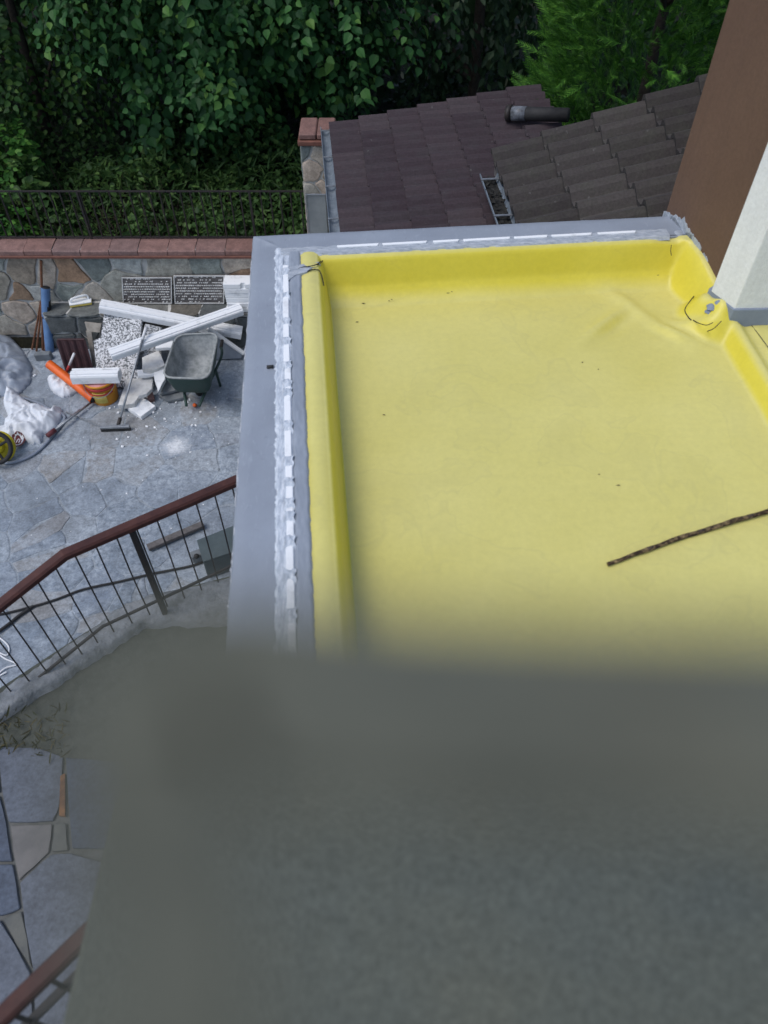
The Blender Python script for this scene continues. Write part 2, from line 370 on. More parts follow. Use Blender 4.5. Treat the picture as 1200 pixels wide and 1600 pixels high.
# Voronoi crazy paving in a rectangle or polygon
def clip(poly, p, n):
    out = []
    for i in range(len(poly)):
        a, b_ = poly[i], poly[(i + 1) % len(poly)]
        da = (a[0] - p[0]) * n[0] + (a[1] - p[1]) * n[1]; db = (b_[0] - p[0]) * n[0] + (b_[1] - p[1]) * n[1]
        if da <= 0: out.append(a)
        if (da < 0 < db) or (db < 0 < da):
            t = da / (da - db); out.append((a[0] + (b_[0] - a[0]) * t, a[1] + (b_[1] - a[1]) * t))
    return out
def cells(x0, x1, y0, y1, sp, jit, rnd, sx=1.0):
    pts = []
    ny = max(1, round((y1 - y0) / sp)); nx = max(1, round((x1 - x0) / (sp * sx)))
    for j in range(ny):
        for i in range(nx):
            pts.append((x0 + (x1 - x0) * (i + .5 + (.25 if j % 2 else -.25) + rnd.uniform(-jit, jit)) / nx, y0 + (y1 - y0) * (j + .5 + rnd.uniform(-jit, jit)) / ny))
    res = []
    for p in pts:
        poly = [(x0, y0), (x1, y0), (x1, y1), (x0, y1)]
        for q in pts:
            if q is p or abs(q[0] - p[0]) > 3 * sp * sx or abs(q[1] - p[1]) > 3 * sp: continue
            poly = clip(poly, ((p[0] + q[0]) / 2, (p[1] + q[1]) / 2), (q[0] - p[0], q[1] - p[1]))
            if len(poly) < 3: break
        if len(poly) >= 3: res.append(poly)
    return res
def inset(poly, d):
    cx = sum(p[0] for p in poly) / len(poly); cy = sum(p[1] for p in poly) / len(poly)
    out = []
    for x, y in poly:
        l = math.hypot(x - cx, y - cy) or 1; k = max(.2, 1 - d * 1.25 / l); out.append((cx + (x - cx) * k, cy + (y - cy) * k))
    return out
def rough_poly(poly, rnd, amt, cc=.10):
    out = []
    for i in range(len(poly)):
        a, b_ = poly[i], poly[(i + 1) % len(poly)]; L = math.hypot(b_[0] - a[0], b_[1] - a[1])
        if L < .02: continue
        out.append((a[0] * (1 - cc) + b_[0] * cc, a[1] * (1 - cc) + b_[1] * cc))
        k = rnd.uniform(.4, .6); j = rnd.uniform(-amt, amt) * L
        out.append((a[0] + (b_[0] - a[0]) * k - (b_[1] - a[1]) / L * j, a[1] + (b_[1] - a[1]) * k + (b_[0] - a[0]) / L * j))
        out.append((a[0] * cc + b_[0] * (1 - cc), a[1] * cc + b_[1] * (1 - cc)))
    return out if len(out) >= 3 else poly
def stone(name, poly, gap, h, to3, mat, parent, rnd, ch=.008, amt=.07, cc=.10):
    """one stone: outer ring on the bed, chamfered slightly domed top; to3(u, v, height) -> world"""
    o = rough_poly(inset(poly, gap), rnd, amt, cc); n = len(o)
    if n < 4: return
    inn = inset(o, ch + .004); v = []
    tu, tv = rnd.uniform(-.02, .02), rnd.uniform(-.02, .02); cx = sum(p[0] for p in o) / n; cy = sum(p[1] for p in o) / n
    hh = lambda p: h + (p[0] - cx) * tu * (h / .02) + (p[1] - cy) * tv * (h / .02)
    for p in o: v.append(to3(p[0], p[1], -.01))
    for p in o: v.append(to3(p[0], p[1], hh(p) - ch * .8))
    for p in inn: v.append(to3(p[0], p[1], hh(p)))
    f = []
    for i in range(n):
        k = (i + 1) % n
        f += [(i, k, n + k, n + i), (n + i, n + k, 2 * n + k, 2 * n + i)]
    f.append(tuple(range(2 * n, 3 * n)))
    return mesh(name, v, f, mat, parent)

# leaves
LEAF = np.array([(0, 0, 0), (.30, .06, .05), (.47, .42, .10), (.26, .82, .03), (0, 1.14, -.12), (-.26, .82, .03), (-.47, .42, .10), (-.30, .06, .05), (0, .5, -.04)])
LEAFF = [(8, i, (i + 1) % 8) for i in range(8)]
SLIM = np.array([(0, 0, 0), (.17, .4, .05), (.11, .8, .02), (0, 1.05, -.08), (-.11, .8, .02), (-.17, .4, .05)])
SLIMF = [(0, 1, 2), (0, 2, 3), (0, 3, 4), (0, 4, 5)]
def spray_template():
    v, f = [], []
    def blade(a, b_, wd):
        a, b_ = np.array(a), np.array(b_); d = b_ - a; n = np.array((-d[1], d[0], 0)); n = n / (np.linalg.norm(n) + 1e-9) * wd
        i = len(v); v.extend([a - n, a + n, b_ + n * .1]); f.append((i, i + 1, i + 2))
    blade((0, 0, 0), (.05, 1.05, -.05), .022)
    for k in range(7):
        y = .14 + k * .12; L = .36 * (1 - .09 * k)
        for s in (-1, 1):
            blade((0, y, 0), (s * L * .62, y + L * .85, .03 * s - .04), .032)
    return np.array(v, float), f
SPRAY, SPRAYF = spray_template()
def leaf_frames(pos, ydir, nrm):
    y = ydir / (np.linalg.norm(ydir, axis=1, keepdims=True) + 1e-9)
    x = np.cross(y, nrm); x /= (np.linalg.norm(x, axis=1, keepdims=True) + 1e-9)
    return x, y, np.cross(x, y)
def leaf_cloud(name, pos, ydir, nrm, size, tmpl, tf, mat, parent=None, kind='stuff'):
    x, y, z = leaf_frames(pos, ydir, nrm); n, k = len(pos), len(tmpl)
    V = pos[:, None, :] + size[:, None, None] * (tmpl[None, :, 0, None] * x[:, None, :] + tmpl[None, :, 1, None] * y[:, None, :] + tmpl[None, :, 2, None] * z[:, None, :])
    F = (np.array(tf)[None] + (np.arange(n) * k)[:, None, None]).reshape(-1, 3)
    me = bpy.data.meshes.new(name); me.vertices.add(n * k); me.vertices.foreach_set('co', V.reshape(-1).astype(np.float32))
    me.loops.add(F.size); me.loops.foreach_set('vertex_index', F.reshape(-1).astype(np.int32))
    me.polygons.add(len(F)); me.polygons.foreach_set('loop_start', (np.arange(len(F)) * 3).astype(np.int32)); me.polygons.foreach_set('loop_total', np.full(len(F), 3, np.int32))
    me.update(calc_edges=True); me.validate()
    return link(name, me, mat, parent, False, kind)
def rvec(n, s=1.0): return NR.normal(0, s, (n, 3))
def crown_twigs(c, r, ntw, per, L, droop, inner=.55, lump=.25, seed=0):
    """leafy twigs spread through an ellipsoid crown, lumpy outline, leaves in alternating rows"""
    c, r = np.array(c, float), np.array(r, float)
    d = rvec(ntw); d /= np.linalg.norm(d, axis=1, keepdims=True)
    lm = np.array([mnoise.noise(Vector(q * 2.1) + Vector((seed, 0, 0))) for q in d])
    rf = (inner + (1.0 - inner) * NR.random(ntw) ** .5) * (1 + lump * 2 * lm)
    b0 = c + d * r * rf[:, None]
    out = d / r; out /= np.linalg.norm(out, axis=1, keepdims=True)
    tw = out + np.array((0, 0, -droop)) + rvec(ntw, .45); tw /= np.linalg.norm(tw, axis=1, keepdims=True)
    t = np.tile(np.linspace(0, 1, per), ntw); idx = np.repeat(np.arange(ntw), per)
    side = np.where(np.tile(np.arange(per) % 2, ntw) == 0, 1.0, -1.0)
    T = tw[idx]; sd = np.cross(T, np.array((0, 0, 1.0))); sd /= (np.linalg.norm(sd, axis=1, keepdims=True) + 1e-6)
    pos = b0[idx] + T * (t * L)[:, None] + np.array((0, 0, -1.0)) * (t ** 2 * L * .35)[:, None] + sd * (side * L * .06)[:, None]
    yd = T * .6 + sd * side[:, None] * .9 + np.array((0, 0, -.35 - droop * .5)) + rvec(len(pos), .25)
    nn = np.array((0, 0, .75)) + out[idx] * .55 + rvec(len(pos), .28)
    return pos, yd, nn

# ============================================================ SETTING
g = mesh('ground', [(-200, -200, -.03), (200, -200, -.03), (200, 200, -.03), (-200, 200, -.03)], [(0, 1, 2, 3)], M['soil'], kind='structure')
# hillside beyond the garden wall
hv, hf = [], []
nx, ny = 60, 50
for j in range(ny + 1):
    for i in range(nx + 1):
        x = -14 + 30 * i / nx; y = 8.0 + 40 * (j / ny) ** 1.7
        z = .55 + .06 * (y - 8) + .16 * mnoise.noise(Vector((x * .8, y * .8, 3)))
        if y < 8.1: z = min(z, .6)
        hv.append((x, y, z))
for j in range(ny):
    for i in range(nx):
        a = j * (nx + 1) + i; hf.append((a, a + 1, a + nx + 2, a + nx + 1))
mesh('hillside', hv, hf, M['soil'], smooth=True, kind='structure')

# patio: joints with separate paving stones proud of them
patio = mesh('patio', [(-6.4, .8, 0), (-.86, .8, 0), (-.86, 7.5, 0), (-6.4, 7.5, 0)], [(0, 1, 2, 3)], M['patiobase'], kind='structure')
patio['_loc'] = (0, 0, 0)
rp = random.Random(11)
for poly in cells(-5.9, -.88, 2.2, 7.48, .34, .62, rp, 1.2):
    stone('paving_stone', poly, .006, .005 + rp.uniform(-.002, .0025), lambda u, v, h: (u, v, h), M['patiostone'], patio, rp, .004, .10, .05)

# ============================================================ GARDEN WALL
WY, LY, LZ, WZ = 7.755, 7.50, .51, 1.13
gw = thing('garden_wall', (-3.2, 7.8, 0), 'long rubble stone garden wall with red brick coping at the far side of the patio', 'wall')
obox('wall_core', (-3.66, WY + .09, WZ / 2 - .02), (5.68, 0, 0), (0, .17, 0), (0, 0, WZ + .04), M['mortar'], gw, 0)
lx0 = PY(78, 520, LY).x
obox('ledge_core', ((lx0 - .84) / 2, (LY + WY) / 2 + .003, LZ / 2 - .02), (-.84 - lx0, 0, 0), (0, WY - LY - .006, 0), (0, 0, LZ + .02), M['mortar'], gw, 0)
rw = random.Random(5)
for poly in cells(-6.3, -.86, .5, WZ - .005, .25, .6, rw, 1.5):
    stone('wall_stone', poly, .013, .015 + rw.uniform(-.006, .010), lambda u, v, h: (u, WY - h, v), M['wallstone'], gw, rw, .006, .12, .06)
for poly in cells(-6.3, lx0 - .01, .0, .49, .24, .42, rw, 1.45):
    stone('wall_stone', poly, .013, .015 + rw.uniform(-.006, .010), lambda u, v, h: (u, WY - h, v), M['wallstone'], gw, rw, .006, .12, .06)
for poly in cells(lx0, -.86, .0, LZ - .04, .235, .42, rw, 1.5):
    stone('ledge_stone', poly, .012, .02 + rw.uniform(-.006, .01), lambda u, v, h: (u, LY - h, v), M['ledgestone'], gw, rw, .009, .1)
for poly in cells(lx0, -.86, LY - .03, WY - .03, .25, .2, rw, 1.5):
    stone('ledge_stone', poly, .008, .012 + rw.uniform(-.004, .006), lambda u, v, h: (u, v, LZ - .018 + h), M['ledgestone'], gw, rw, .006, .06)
# coping bricks
x = -6.3; k = 0
while x < -.92:
    L = .325 + rw.uniform(-.02, .02); xe = min(x + L, -.88)
    prof = [(WY - .055, WZ), (WY - .055, WZ + .048), (WY - .040, WZ + .062), (WY + .12, WZ + .078), (WY + .205, WZ + .072), (WY + .205, WZ)]
    dz = rw.uniform(-.004, .004)
    mesh('coping_brick', [(x + .004, a, b_ + dz) for a, b_ in prof] + [(xe - .004, a, b_ + dz) for a, b_ in prof],
         [tuple(range(5, -1, -1)), tuple(range(6, 12))] + [(i, (i + 1) % 6, (i + 1) % 6 + 6, i + 6) for i in range(6)], M['coping'], gw)
    x = xe
obox('coping_lip', (-3.6, WY - .045, WZ - .016), (5.4, 0, 0), (0, .05, 0), (0, 0, .03), M['copinglip'], gw, .006)
obox('coping_bed', (-3.6, WY + .08, WZ + .03), (5.4, 0, 0), (0, .22, 0), (0, 0, .055), M['mortar'], gw, 0)

# iron fence on the wall
FY = 7.93; FZ0, FZ1 = WZ + .075, 1.76
ff = thing('iron_fence', (-3.2, FY, FZ0), 'low black iron bar fence standing on the red coping of the garden wall', 'fence')
obox('top_rail', (-3.6, FY, FZ1), (5.5, 0, 0), (0, .022, 0), (0, 0, .012), M['iron'], ff, 0)
obox('bottom_rail', (-3.6, FY, FZ0 + .02), (5.5, 0, 0), (0, .022, 0), (0, 0, .012), M['iron'], ff, 0)
bm = bmesh.new(); tube_bm(bm, [(0, 0, 0), (0, 0, FZ1 - FZ0 - .03)], .0085, 6)
bar0 = bmesh.ops.recalc_face_normals(bm, faces=bm.faces[:]); bme = bpy.data.meshes.new('fence_bar'); bm.to_mesh(bme); bm.free(); bme.materials.append(M['iron'])
x = -6.3
while x < -.87:
    o = link('fence_bar', bme, None, ff); o.location = (x + rw.uniform(-.004, .004), FY + .002, FZ0 + .02); x += .108
for x in (-5.2, -3.35, -1.5):
    obox('fence_post', (x + .05, FY + .001, (FZ0 + FZ1) / 2), (.022, 0, 0), (0, .026, 0), (0, 0, FZ1 - FZ0), M['iron'], ff, 0)

# stone pillar with red cap
px0, px1 = -.845, -.50; PZ = 2.34
pl = thing('stone_pillar', ((px0 + px1) / 2, WY + .15, 0), 'square rubble stone pillar with red brick cap beside the low tiled roof', 'pillar')
obox('pillar_core', ((px0 + px1) / 2, WY + .18, PZ / 2), (px1 - px0 - .03, 0, 0), (0, .32, 0), (0, 0, PZ), M['mortar'], pl, 0)
for poly in cells(px0, px1, .9, PZ - .01, .2, .35, rw, .95):
    stone('pillar_stone', poly, .01, .02, lambda u, v, h: (u, WY + .022 - h, v), M['wallstone'], pl, rw, .008, .1)
for poly in cells(WY + .02, WY + .34, .9, PZ - .01, .22, .3, rw, .9):
    stone('pillar_stone', poly, .01, .02, lambda u, v, h: (px0 + .018 - h, u, v), M['wallstone'], pl, rw, .008, .1)
obox('cap_lip', ((px0 + px1) / 2, WY + .165, PZ + .02), (px1 - px0 + .03, 0, 0), (0, .40, 0), (0, 0, .05), M['copinglip'], pl, .008)
for i in range(2):
    obox('cap_brick', (px0 + .085 + i * .18, WY + .175, PZ + .078), (.172, 0, 0), (0, .38, 0), (0, 0, .06), M['coping'], pl, .012)
mp_ = thing('meter_panel', (-.66, WY - .04, 1.2), 'grey meter panel with rounded pale frame fixed low on the stone pillar', 'panel')
pa, pb = PY(478, 302, WY - .045), PY(512, 356, WY - .045)
obox('panel_plate', ((pa.x + pb.x) / 2, WY - .03, pa.z - .35), (pb.x - pa.x, 0, 0), (0, .03, 0), (0, 0, .66), M['panel'], mp_, .006)
tube('panel_frame', smoothpath([(pa.x - .005, WY - .052, pa.z - .70), (pa.x - .005, WY - .052, pa.z - .06), (pa.x + .03, WY - .052, pa.z - .01), (pb.x + .02, WY - .052, pa.z - .01)], 5), .007, M['steel'], mp_, 6)

# ============================================================ TILED ROOFS
def tile_mesh(name, L, W, rolls, amp, th, mat):
    n = 6 * rolls; v = []; f = []
    for xx in (0, L):
        for i in range(n + 1):
            q = i / n; ph = (q * rolls) % 1.0
            hgt = amp * (max(0.0, math.sin(math.pi * min(1, ph / .62))) ** .8 if ph < .62 else 0.0)
            v.append((xx, q * W, hgt))
    for i in range(n + 1): v.append((0, i / n * W, v[i][2] - th))
    m = n + 1
    for i in range(n): f += [(i, i + 1, m + i + 1, m + i), (2 * m + i, 2 * m + i + 1, i + 1, i)]
    me = bpy.data.meshes.new(name); me.from_pydata(v, [], f); me.materials.append(mat); return me
def tiled(root, eave_far, ncol, nrow, L, W, slope, rolls, amp, th, mat, rnd):
    """courses climb along ER from the eave, tiles in a course run along -EF"""
    me = tile_mesh('roof_tile', L * 1.14, W, rolls, amp, th, mat)
    up = ER * math.cos(slope) + Vector((0, 0, math.sin(slope)))
    tl = math.atan2(th * 1.1, L)
    for i in range(ncol):
        for j in range(nrow):
            o = link('roof_tile', me, None, root)
            a = slope - tl + rnd.uniform(-.006, .006)
            xd = ER * math.cos(a) + Vector((0, 0, math.sin(a))); yd = -EF; yd = (yd - xd * yd.dot(xd)).normalized(); zd = xd.cross(yd)
            if zd.z < 0: zd = -zd
            p = eave_far + up * (L * i + rnd.uniform(-.006, .006)) + (-EF) * (W * j) + Vector((0, 0, th + rnd.uniform(-.003, .003)))
            o.matrix_basis = Matrix(((xd.x, yd.x, zd.x, p.x), (xd.y, yd.y, zd.y, p.y), (xd.z, yd.z, zd.z, p.z), (0, 0, 0, 1)))
rt = random.Random(3)
# low shed between garden wall and house
e0 = P(514, 198, 2.5)
shed = thing('tiled_shed', (e0.x + .9, e0.y - 1.2, 0), 'low shed with smooth purple-brown tiled roof between the stone pillar and the house', 'shed')
SSL = rad(8.5)
tiled(shed, e0, 7, 9, .292, .335, SSL, 2, .042, .026, M['tilebrown'], rt)
s0, t0 = toST(e0)
def shedz(s): return 2.5 + (s - s0) * math.tan(SSL)
v = []
for s, t in ((s0 + .03, t0 + .04), (s0 + 2.03, t0 + .04), (s0 + 2.03, t0 + 2.95), (s0 + .03, t0 + 2.95)): v += [ST(s, t, shedz(s) - .10), ST(s, t, shedz(s) - .014)]
mesh('roof_deck', v, [(0, 2, 4, 6), (1, 3, 5, 7), (0, 1, 3, 2), (2, 3, 5, 4), (4, 5, 7, 6), (6, 7, 1, 0)], M['darkboard'], shed)
for (sa, ta, sb, tb) in ((s0 + .12, t0 + .10, s0 + .26, t0 + 2.8), (s0 + .26, t0 + .10, s0 + 1.93, t0 + .24), (s0 + 1.80, t0 + .24, s0 + 1.93, t0 + 2.8)):
    q = [ST(sa, ta), ST(sb, ta), ST(sb, tb), ST(sa, tb)]
    mesh('wall', [(p.x, p.y, -.02) for p in q] + [(p.x, p.y, 2.41) for p in q], [(0, 1, 2, 3), (4, 5, 6, 7), (0, 1, 5, 4), (1, 2, 6, 5), (2, 3, 7, 6), (3, 0, 4, 7)], M['plaster'], shed)
# gutter along the shed eave
def gutter(name, root, a, b_, side, r, mat, litter=None):
    prof = [(side * (r * math.cos(math.pi + math.pi * k / 8)), r * math.sin(math.pi + math.pi * k / 8)) for k in range(9)]
    vv, fc = [], []
    for p in (a, b_):
        for u, v_ in prof: vv.append(p + ER * u + Vector((0, 0, v_)))
        for u, v_ in prof[::-1]: vv.append(p + ER * u * .88 + Vector((0, 0, v_ * .88)))
    n = 18
    for i in range(n): fc.append((i, (i + 1) % n, n + (i + 1) % n, n + i))
    fc += [tuple(range(n)), tuple(range(n, 2 * n))]
    o = mesh(name, vv, fc, mat, root)
    d = (b_ - a); L = d.length
    for k in range(int(L / .55) + 1):
        p = a + d.normalized() * min(.1 + .55 * k, L - .02)
        obox('gutter_strap', p + Vector((0, 0, .004)), ER * (2.1 * r), d.normalized() * .022, Vector((0, 0, .006)), M['steel'], o, 0)
    if litter:
        bm = bmesh.new()
        for k in range(160):
            p = a + d * rt.random() + ER * rt.uniform(-.75, .75) * r + Vector((0, 0, -r * .35 + rt.uniform(-.01, .02)))
            q = Matrix.Rotation(rt.uniform(0, 6.3), 4, 'Z') @ Matrix.Rotation(rt.uniform(-.6, .6), 4, 'X')
            s = rt.uniform(.015, .035); vs_ = [bm.verts.new(p + q @ Vector(c)) for c in ((0, 0, 0), (s * .5, s * .4, .004), (0, s * 1.3, 0), (-s * .5, s * .4, .006))]
            bm.faces.new(vs_)
        lit = bm_obj('leaf_litter', bm, M['leaflitter'], root, False, 'stuff')
        q = [a + ER * r * .8, b_ + ER * r * .8, b_ - ER * r * .8, a - ER * r * .8]
        mesh('litter_bed', [p + Vector((0, 0, -r * .5)) for p in q], [(0, 1, 2, 3)], M['leaflitter'], root)
    return o
ga = ST(s0 - .035, t0 - .02, 2.495); gb = ST(s0 - .035, t0 + 2.9, 2.495)
gutter('gutter', shed, ga, gb, 1, .05, M['gutter'])
# dark flue pipe lying on the shed roof
fa, fb = P(794, 177, 2.86), P(862, 179, 2.92)
fl = thing('flue_pipe', fa, 'dark pipe wrapped in silvery tape lying at the upper end of the low tiled roof', 'pipe')
d = (fb - fa).normalized()
tube('pipe_shaft', [fa + d * .0, fb + d * .15], .058, M['black'], fl, 14)
tube('pipe_collar', [fa - d * .012, fa + d * .03], .070, M['iron'], fl, 14)
tube('silver_tape', [fa + d * .04, fa + d * .17], .062, M['zinc'], fl, 14)

# larger roof, higher, right behind the yellow terrace
EZ = 2.93
e1 = P(765, 248, EZ); s1, t1 = toST(e1)
BSL = rad(17.5)
br = thing('tiled_lean_to', (e1.x + 1, e1.y - .8, 0), 'weathered grey-brown tiled lean-to roof with bold rolls behind the yellow terrace', 'roof')
nrow = int((t1 * -1 - .03) / .40) if t1 < 0 else 4
WB = (-t1 - .03) / max(nrow, 1)
tiled(br, e1, 7, nrow, .405, WB, BSL, 2, .078, .040, M['tilegrey'], rt)
v = []
for s, t in ((s1 + .04, t1 + .04), (s1 + 2.75, t1 + .04), (s1 + 2.75, -.03), (s1 + .04, -.03)):
    z = EZ + (s - s1) * math.tan(BSL); v += [ST(s, t, z - .12), ST(s, t, z - .016)]
mesh('roof_deck', v, [(0, 2, 4, 6), (1, 3, 5, 7), (0, 1, 3, 2), (2, 3, 5, 4), (4, 5, 7, 6), (6, 7, 1, 0)], M['darkboard'], br)
q = [ST(s1 + .18, t1 + .1), ST(s1 + 2.7, t1 + .1), ST(s1 + 2.7, -.04), ST(s1 + .18, -.04)]
mesh('wall', [(p.x, p.y, 2.3) for p in q] + [(p.x, p.y, 2.85) for p in q], [(0, 1, 2, 3), (4, 5, 6, 7), (0, 1, 5, 4), (1, 2, 6, 5), (2, 3, 7, 6), (3, 0, 4, 7)], M['plaster'], br)
ga = ST(s1 - .045, t1 + .22, EZ - .01); gb = ST(s1 - .045, -.04, EZ - .01)
gutter('gutter', br, ga, gb, 1, .075, M['gutter'], True)

# ============================================================ YELLOW TERRACE ROOF
PT, RZ = 3.4, 3.145                       # parapet top, membrane floor
SI, TI = .275, .245                       # parapet widths
tr = thing('terrace_roof', ST(1.3, 1.8, 0), 'flat terrace roof covered with yellow waterproof membrane behind a grey parapet', 'flat roof')
A0_, B0_ = P(1111, 455, 3.32), P(1147, 483, 3.32)
sA, tA = toST(A0_); sB, tB = toST(B0_)
def strip_grid(name, us, vsn, f, mat, parent, smooth=True):
    V = [f(u, v_) for v_ in vsn for u in us]; n = len(us)
    F = [(j * n + i, j * n + i + 1, (j + 1) * n + i + 1, (j + 1) * n + i) for j in range(len(vsn) - 1) for i in range(n - 1)]
    return mesh(name, V, F, mat, parent, smooth)
lin = lambda a, b_, n: [a + (b_ - a) * i / (n - 1) for i in range(n)]
def wob(q, a=.004): return a * mnoise.noise(Vector((q * 9, 4.2, 0))) + a * .6 * mnoise.noise(Vector((q * 31, 1.2, 0)))
TEND = 4.1
# annex walls, then the coated parapet tops as gently uneven skins with a rounded arris
for (sa, ta, sb, tb) in ((.012, .012, SI - .01, TEND), (SI - .01, .012, 2.80, TI - .01)):
    q = [ST(sa, ta), ST(sb, ta), ST(sb, tb), ST(sa, tb)]
    mesh('parapet_wall', [(p.x, p.y, -.02) for p in q] + [(p.x, p.y, PT - .008) for p in q], [(0, 1, 2, 3), (4, 5, 6, 7), (0, 1, 5, 4), (1, 2, 6, 5), (2, 3, 7, 6), (3, 0, 4, 7)], M['parapet'], tr)
cross = [(.003, -.20), (-.004, -.03), (.002, -.008), (.010, -.001), (.05, 0), (.10, .001), (.16, 0), (SI - .02, -.004)]
V, F = [], []
pth = [('L', q) for q in lin(TEND, .0, 90)] + [('F', q) for q in lin(.0, 2.80, 64)]
for side, q in pth:
    for w_, h_ in cross:
        e = wob(q + (9 if side == 'F' else 0)) if w_ < .02 else 0
        zz = PT + h_ + .0025 * mnoise.noise(Vector((q * 3, w_ * 14, 2 if side == 'F' else 7)))
        ww = w_ * (1 if side == 'L' else TI / SI * .96)
        if side == 'L': s, t = ww + e - .0175 * q * max(0, 1 - w_ / .14), max(q, w_)     # the outer edge runs slightly askew
        else: s, t = max(q, w_), ww + e
        V.append(ST(s, t, zz))
n = len(cross)
for j in range(len(pth) - 1):
    for i in range(n - 1): F.append((j * n + i, j * n + i + 1, (j + 1) * n + i + 1, (j + 1) * n + i))
me = bpy.data.meshes.new('parapet_top'); me.from_pydata([tuple(p) for p in V], [], F); me.validate()
bm = bmesh.new(); bm.from_mesh(me); bmesh.ops.remove_doubles(bm, verts=bm.verts[:], dist=.0004); bm.to_mesh(me); bm.free()
pt_ = link('parapet_top', me, M['parapet'], tr, True)
# pale chipped outer edge
bm = bmesh.new()
t = .05
while t < 3.2:
    L = rt.uniform(.02, .14)
    if rt.random() < .62:
        a, b_ = ST(.001 + wob(t) - .0175 * t, t, PT - .008), ST(.001 + wob(t + L) - .0175 * (t + L), t + L, PT - .008)
        tube_bm(bm, [a, a.lerp(b_, .5) + ER * rt.uniform(-.003, .002), b_], [.001, rt.uniform(.002, .0045), .001], 5)
    t += L
bm_obj('chipped_edge', bm, M['chip'], tr)

# membrane as one sheet
s_r = lambda t: sB - .01 + max(0, t - tB) * -.015          # foot of the raised right-hand step
def sst(a, b_, x):
    x = min(1, max(0, (x - a) / (b_ - a))); return x * x * (3 - 2 * x)
LCREST = .372
def rcurve(x):  # 0..1 quarter round
    x = min(1, max(0, x)); return 1 - math.sqrt(max(0, 1 - x * x))
def memz(s, t):
    w1 = mnoise.noise(Vector((s * 2.2, t * 2.2, 1.7))); w2 = mnoise.noise(Vector((s * 7, t * 7, 5.1)))
    z = RZ + .006 * w1 + .0016 * w2
    # left upstand: lap on the parapet, rounded crest, steep drop with small cove
    zl = PT + .016 - .012 * ((s - .33) / .05) ** 2 if s < LCREST else None
    if s < LCREST: zL = zl
    else:
        k = (s - LCREST) / .028
        zL = PT + .008 - .03 * k * k if k < 1 else RZ + (PT - .022 - RZ) * (1 - sst(0, 1, (s - LCREST - .028) / .042)) + .03 * max(0, 1 - (s - .442) / .05) ** 2 * (1 if s > .442 else 1) * 0
    # far upstand
    k = t - TI
    cz = PT - .002 - .02 * sst(2.35, 2.6, s)
    if k < .035: zF = cz - .022 * (max(0, k) / .035) ** 2
    elif k < .075: zF = RZ + .085 + (cz - .022 - RZ - .085) * (1 - ((k - .035) / .04))
    elif k < .21: zF = RZ + .085 * (1 - (k - .075) / .135) ** 2.4
    else: zF = RZ
    # right-hand step with a soft cove ridge
    zR = RZ
    if t > tB - .12:
        fr = sst(tB - .12, tB + .05, t); x = s - s_r(t)
        zR = RZ + fr * (.075 * sst(-.045, .03, x) + .018 * math.exp(-((x - .05) / .03) ** 2) - .01 * math.exp(-((x - .11) / .03) ** 2))
    # by the brown wall it climbs as a fillet
    wx = s - (2.572 + max(0, t) * .185)
    zB = RZ
    if t < tB: zB = RZ + (.245 - .09 * sst(.35, tA + .05, t)) * (1 - sst(tA, tA + .16, t)) * sst(-.15, -.012, wx) ** 1.3
    # and up the white corner as a collar
    ex, ey = sB - sA, tB - tA; q_ = max(0, min(.7, ((s - sA) * ex + (t - tA) * ey) / (ex * ex + ey * ey)))
    dC = math.hypot(s - sA - q_ * ex, t - tA - q_ * ey)
    if dC < .17: zB = max(zB, RZ + .15 * (1 - sst(.0, .17, dC)) * (1 + .06 * math.sin(26 * (s + t * 1.3))))
    hF, hR, hB = max(0, zF - RZ), max(0, zR - RZ), max(0, zB - RZ)      # soft inner folds where the upstands run together
    z = max(z, zL if s < .47 else z, RZ + min(PT - RZ - .002, (hF ** 4 + hR ** 4 + hB ** 4) ** .25))
    # wrinkles and a sagging pucker in front of the corner
    z += .035 * math.exp(-((s - 2.52) / .16) ** 2 - ((t - .83) / .1) ** 2) * (1 + .4 * math.sin(38 * (s - t)))
    z += .026 * math.exp(-(((s - 2.02) * .8 + (t - .72)) / .05) ** 2) * math.exp(-(((s - 2.05) - (t - .7) * .8) / .28) ** 2)
    z -= .018 * math.exp(-(((s - 2.0) * .8 + (t - .82)) / .06) ** 2) * math.exp(-(((s - 2.05) - (t - .7) * .8) / .2) ** 2)
    z += .016 * math.exp(-((s - 2.25 - .5 * (t - .6)) / .05) ** 2) * sst(.3, .5, t) * (1 - sst(.8, 1.1, t))
    return z
ss = sorted(set([round(x_, 4) for x_ in lin(SI - .012, .48, 44)] + [round(x_, 4) for x_ in lin(.48, 2.2, 60)] + [round(x_, 4) for x_ in lin(2.2, 3.6, 100)]))
ts = sorted(set([round(x_, 4) for x_ in lin(TI - .012, .45, 44)] + [round(x_, 4) for x_ in lin(.45, 1.25, 56)] + [round(x_, 4) for x_ in lin(1.25, 4.1, 80)]))
def mem_pt(s, t):
    z = memz(s, t)
    if s < SI: s += .006 * mnoise.noise(Vector((t * 14, 0, 3))) + .004 * mnoise.noise(Vector((t * 40, 0, 3)))
    if t < TI: t += .005 * mnoise.noise(Vector((s * 11, 0, 8)))
    return ST(s, t, z)
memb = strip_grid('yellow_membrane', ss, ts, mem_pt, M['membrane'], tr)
# roof slab under the membrane
q = [ST(SI - .02, TI - .02), ST(3.7, TI - .02), ST(3.7, 4.2), ST(SI - .02, 4.2)]
mesh('roof_slab', [(p.x, p.y, 2.9) for p in q] + [(p.x, p.y, 3.09) for p in q], [(0, 1, 2, 3), (4, 5, 6, 7), (0, 1, 5, 4), (1, 2, 6, 5), (2, 3, 7, 6), (3, 0, 4, 7)], M['plaster'], tr)

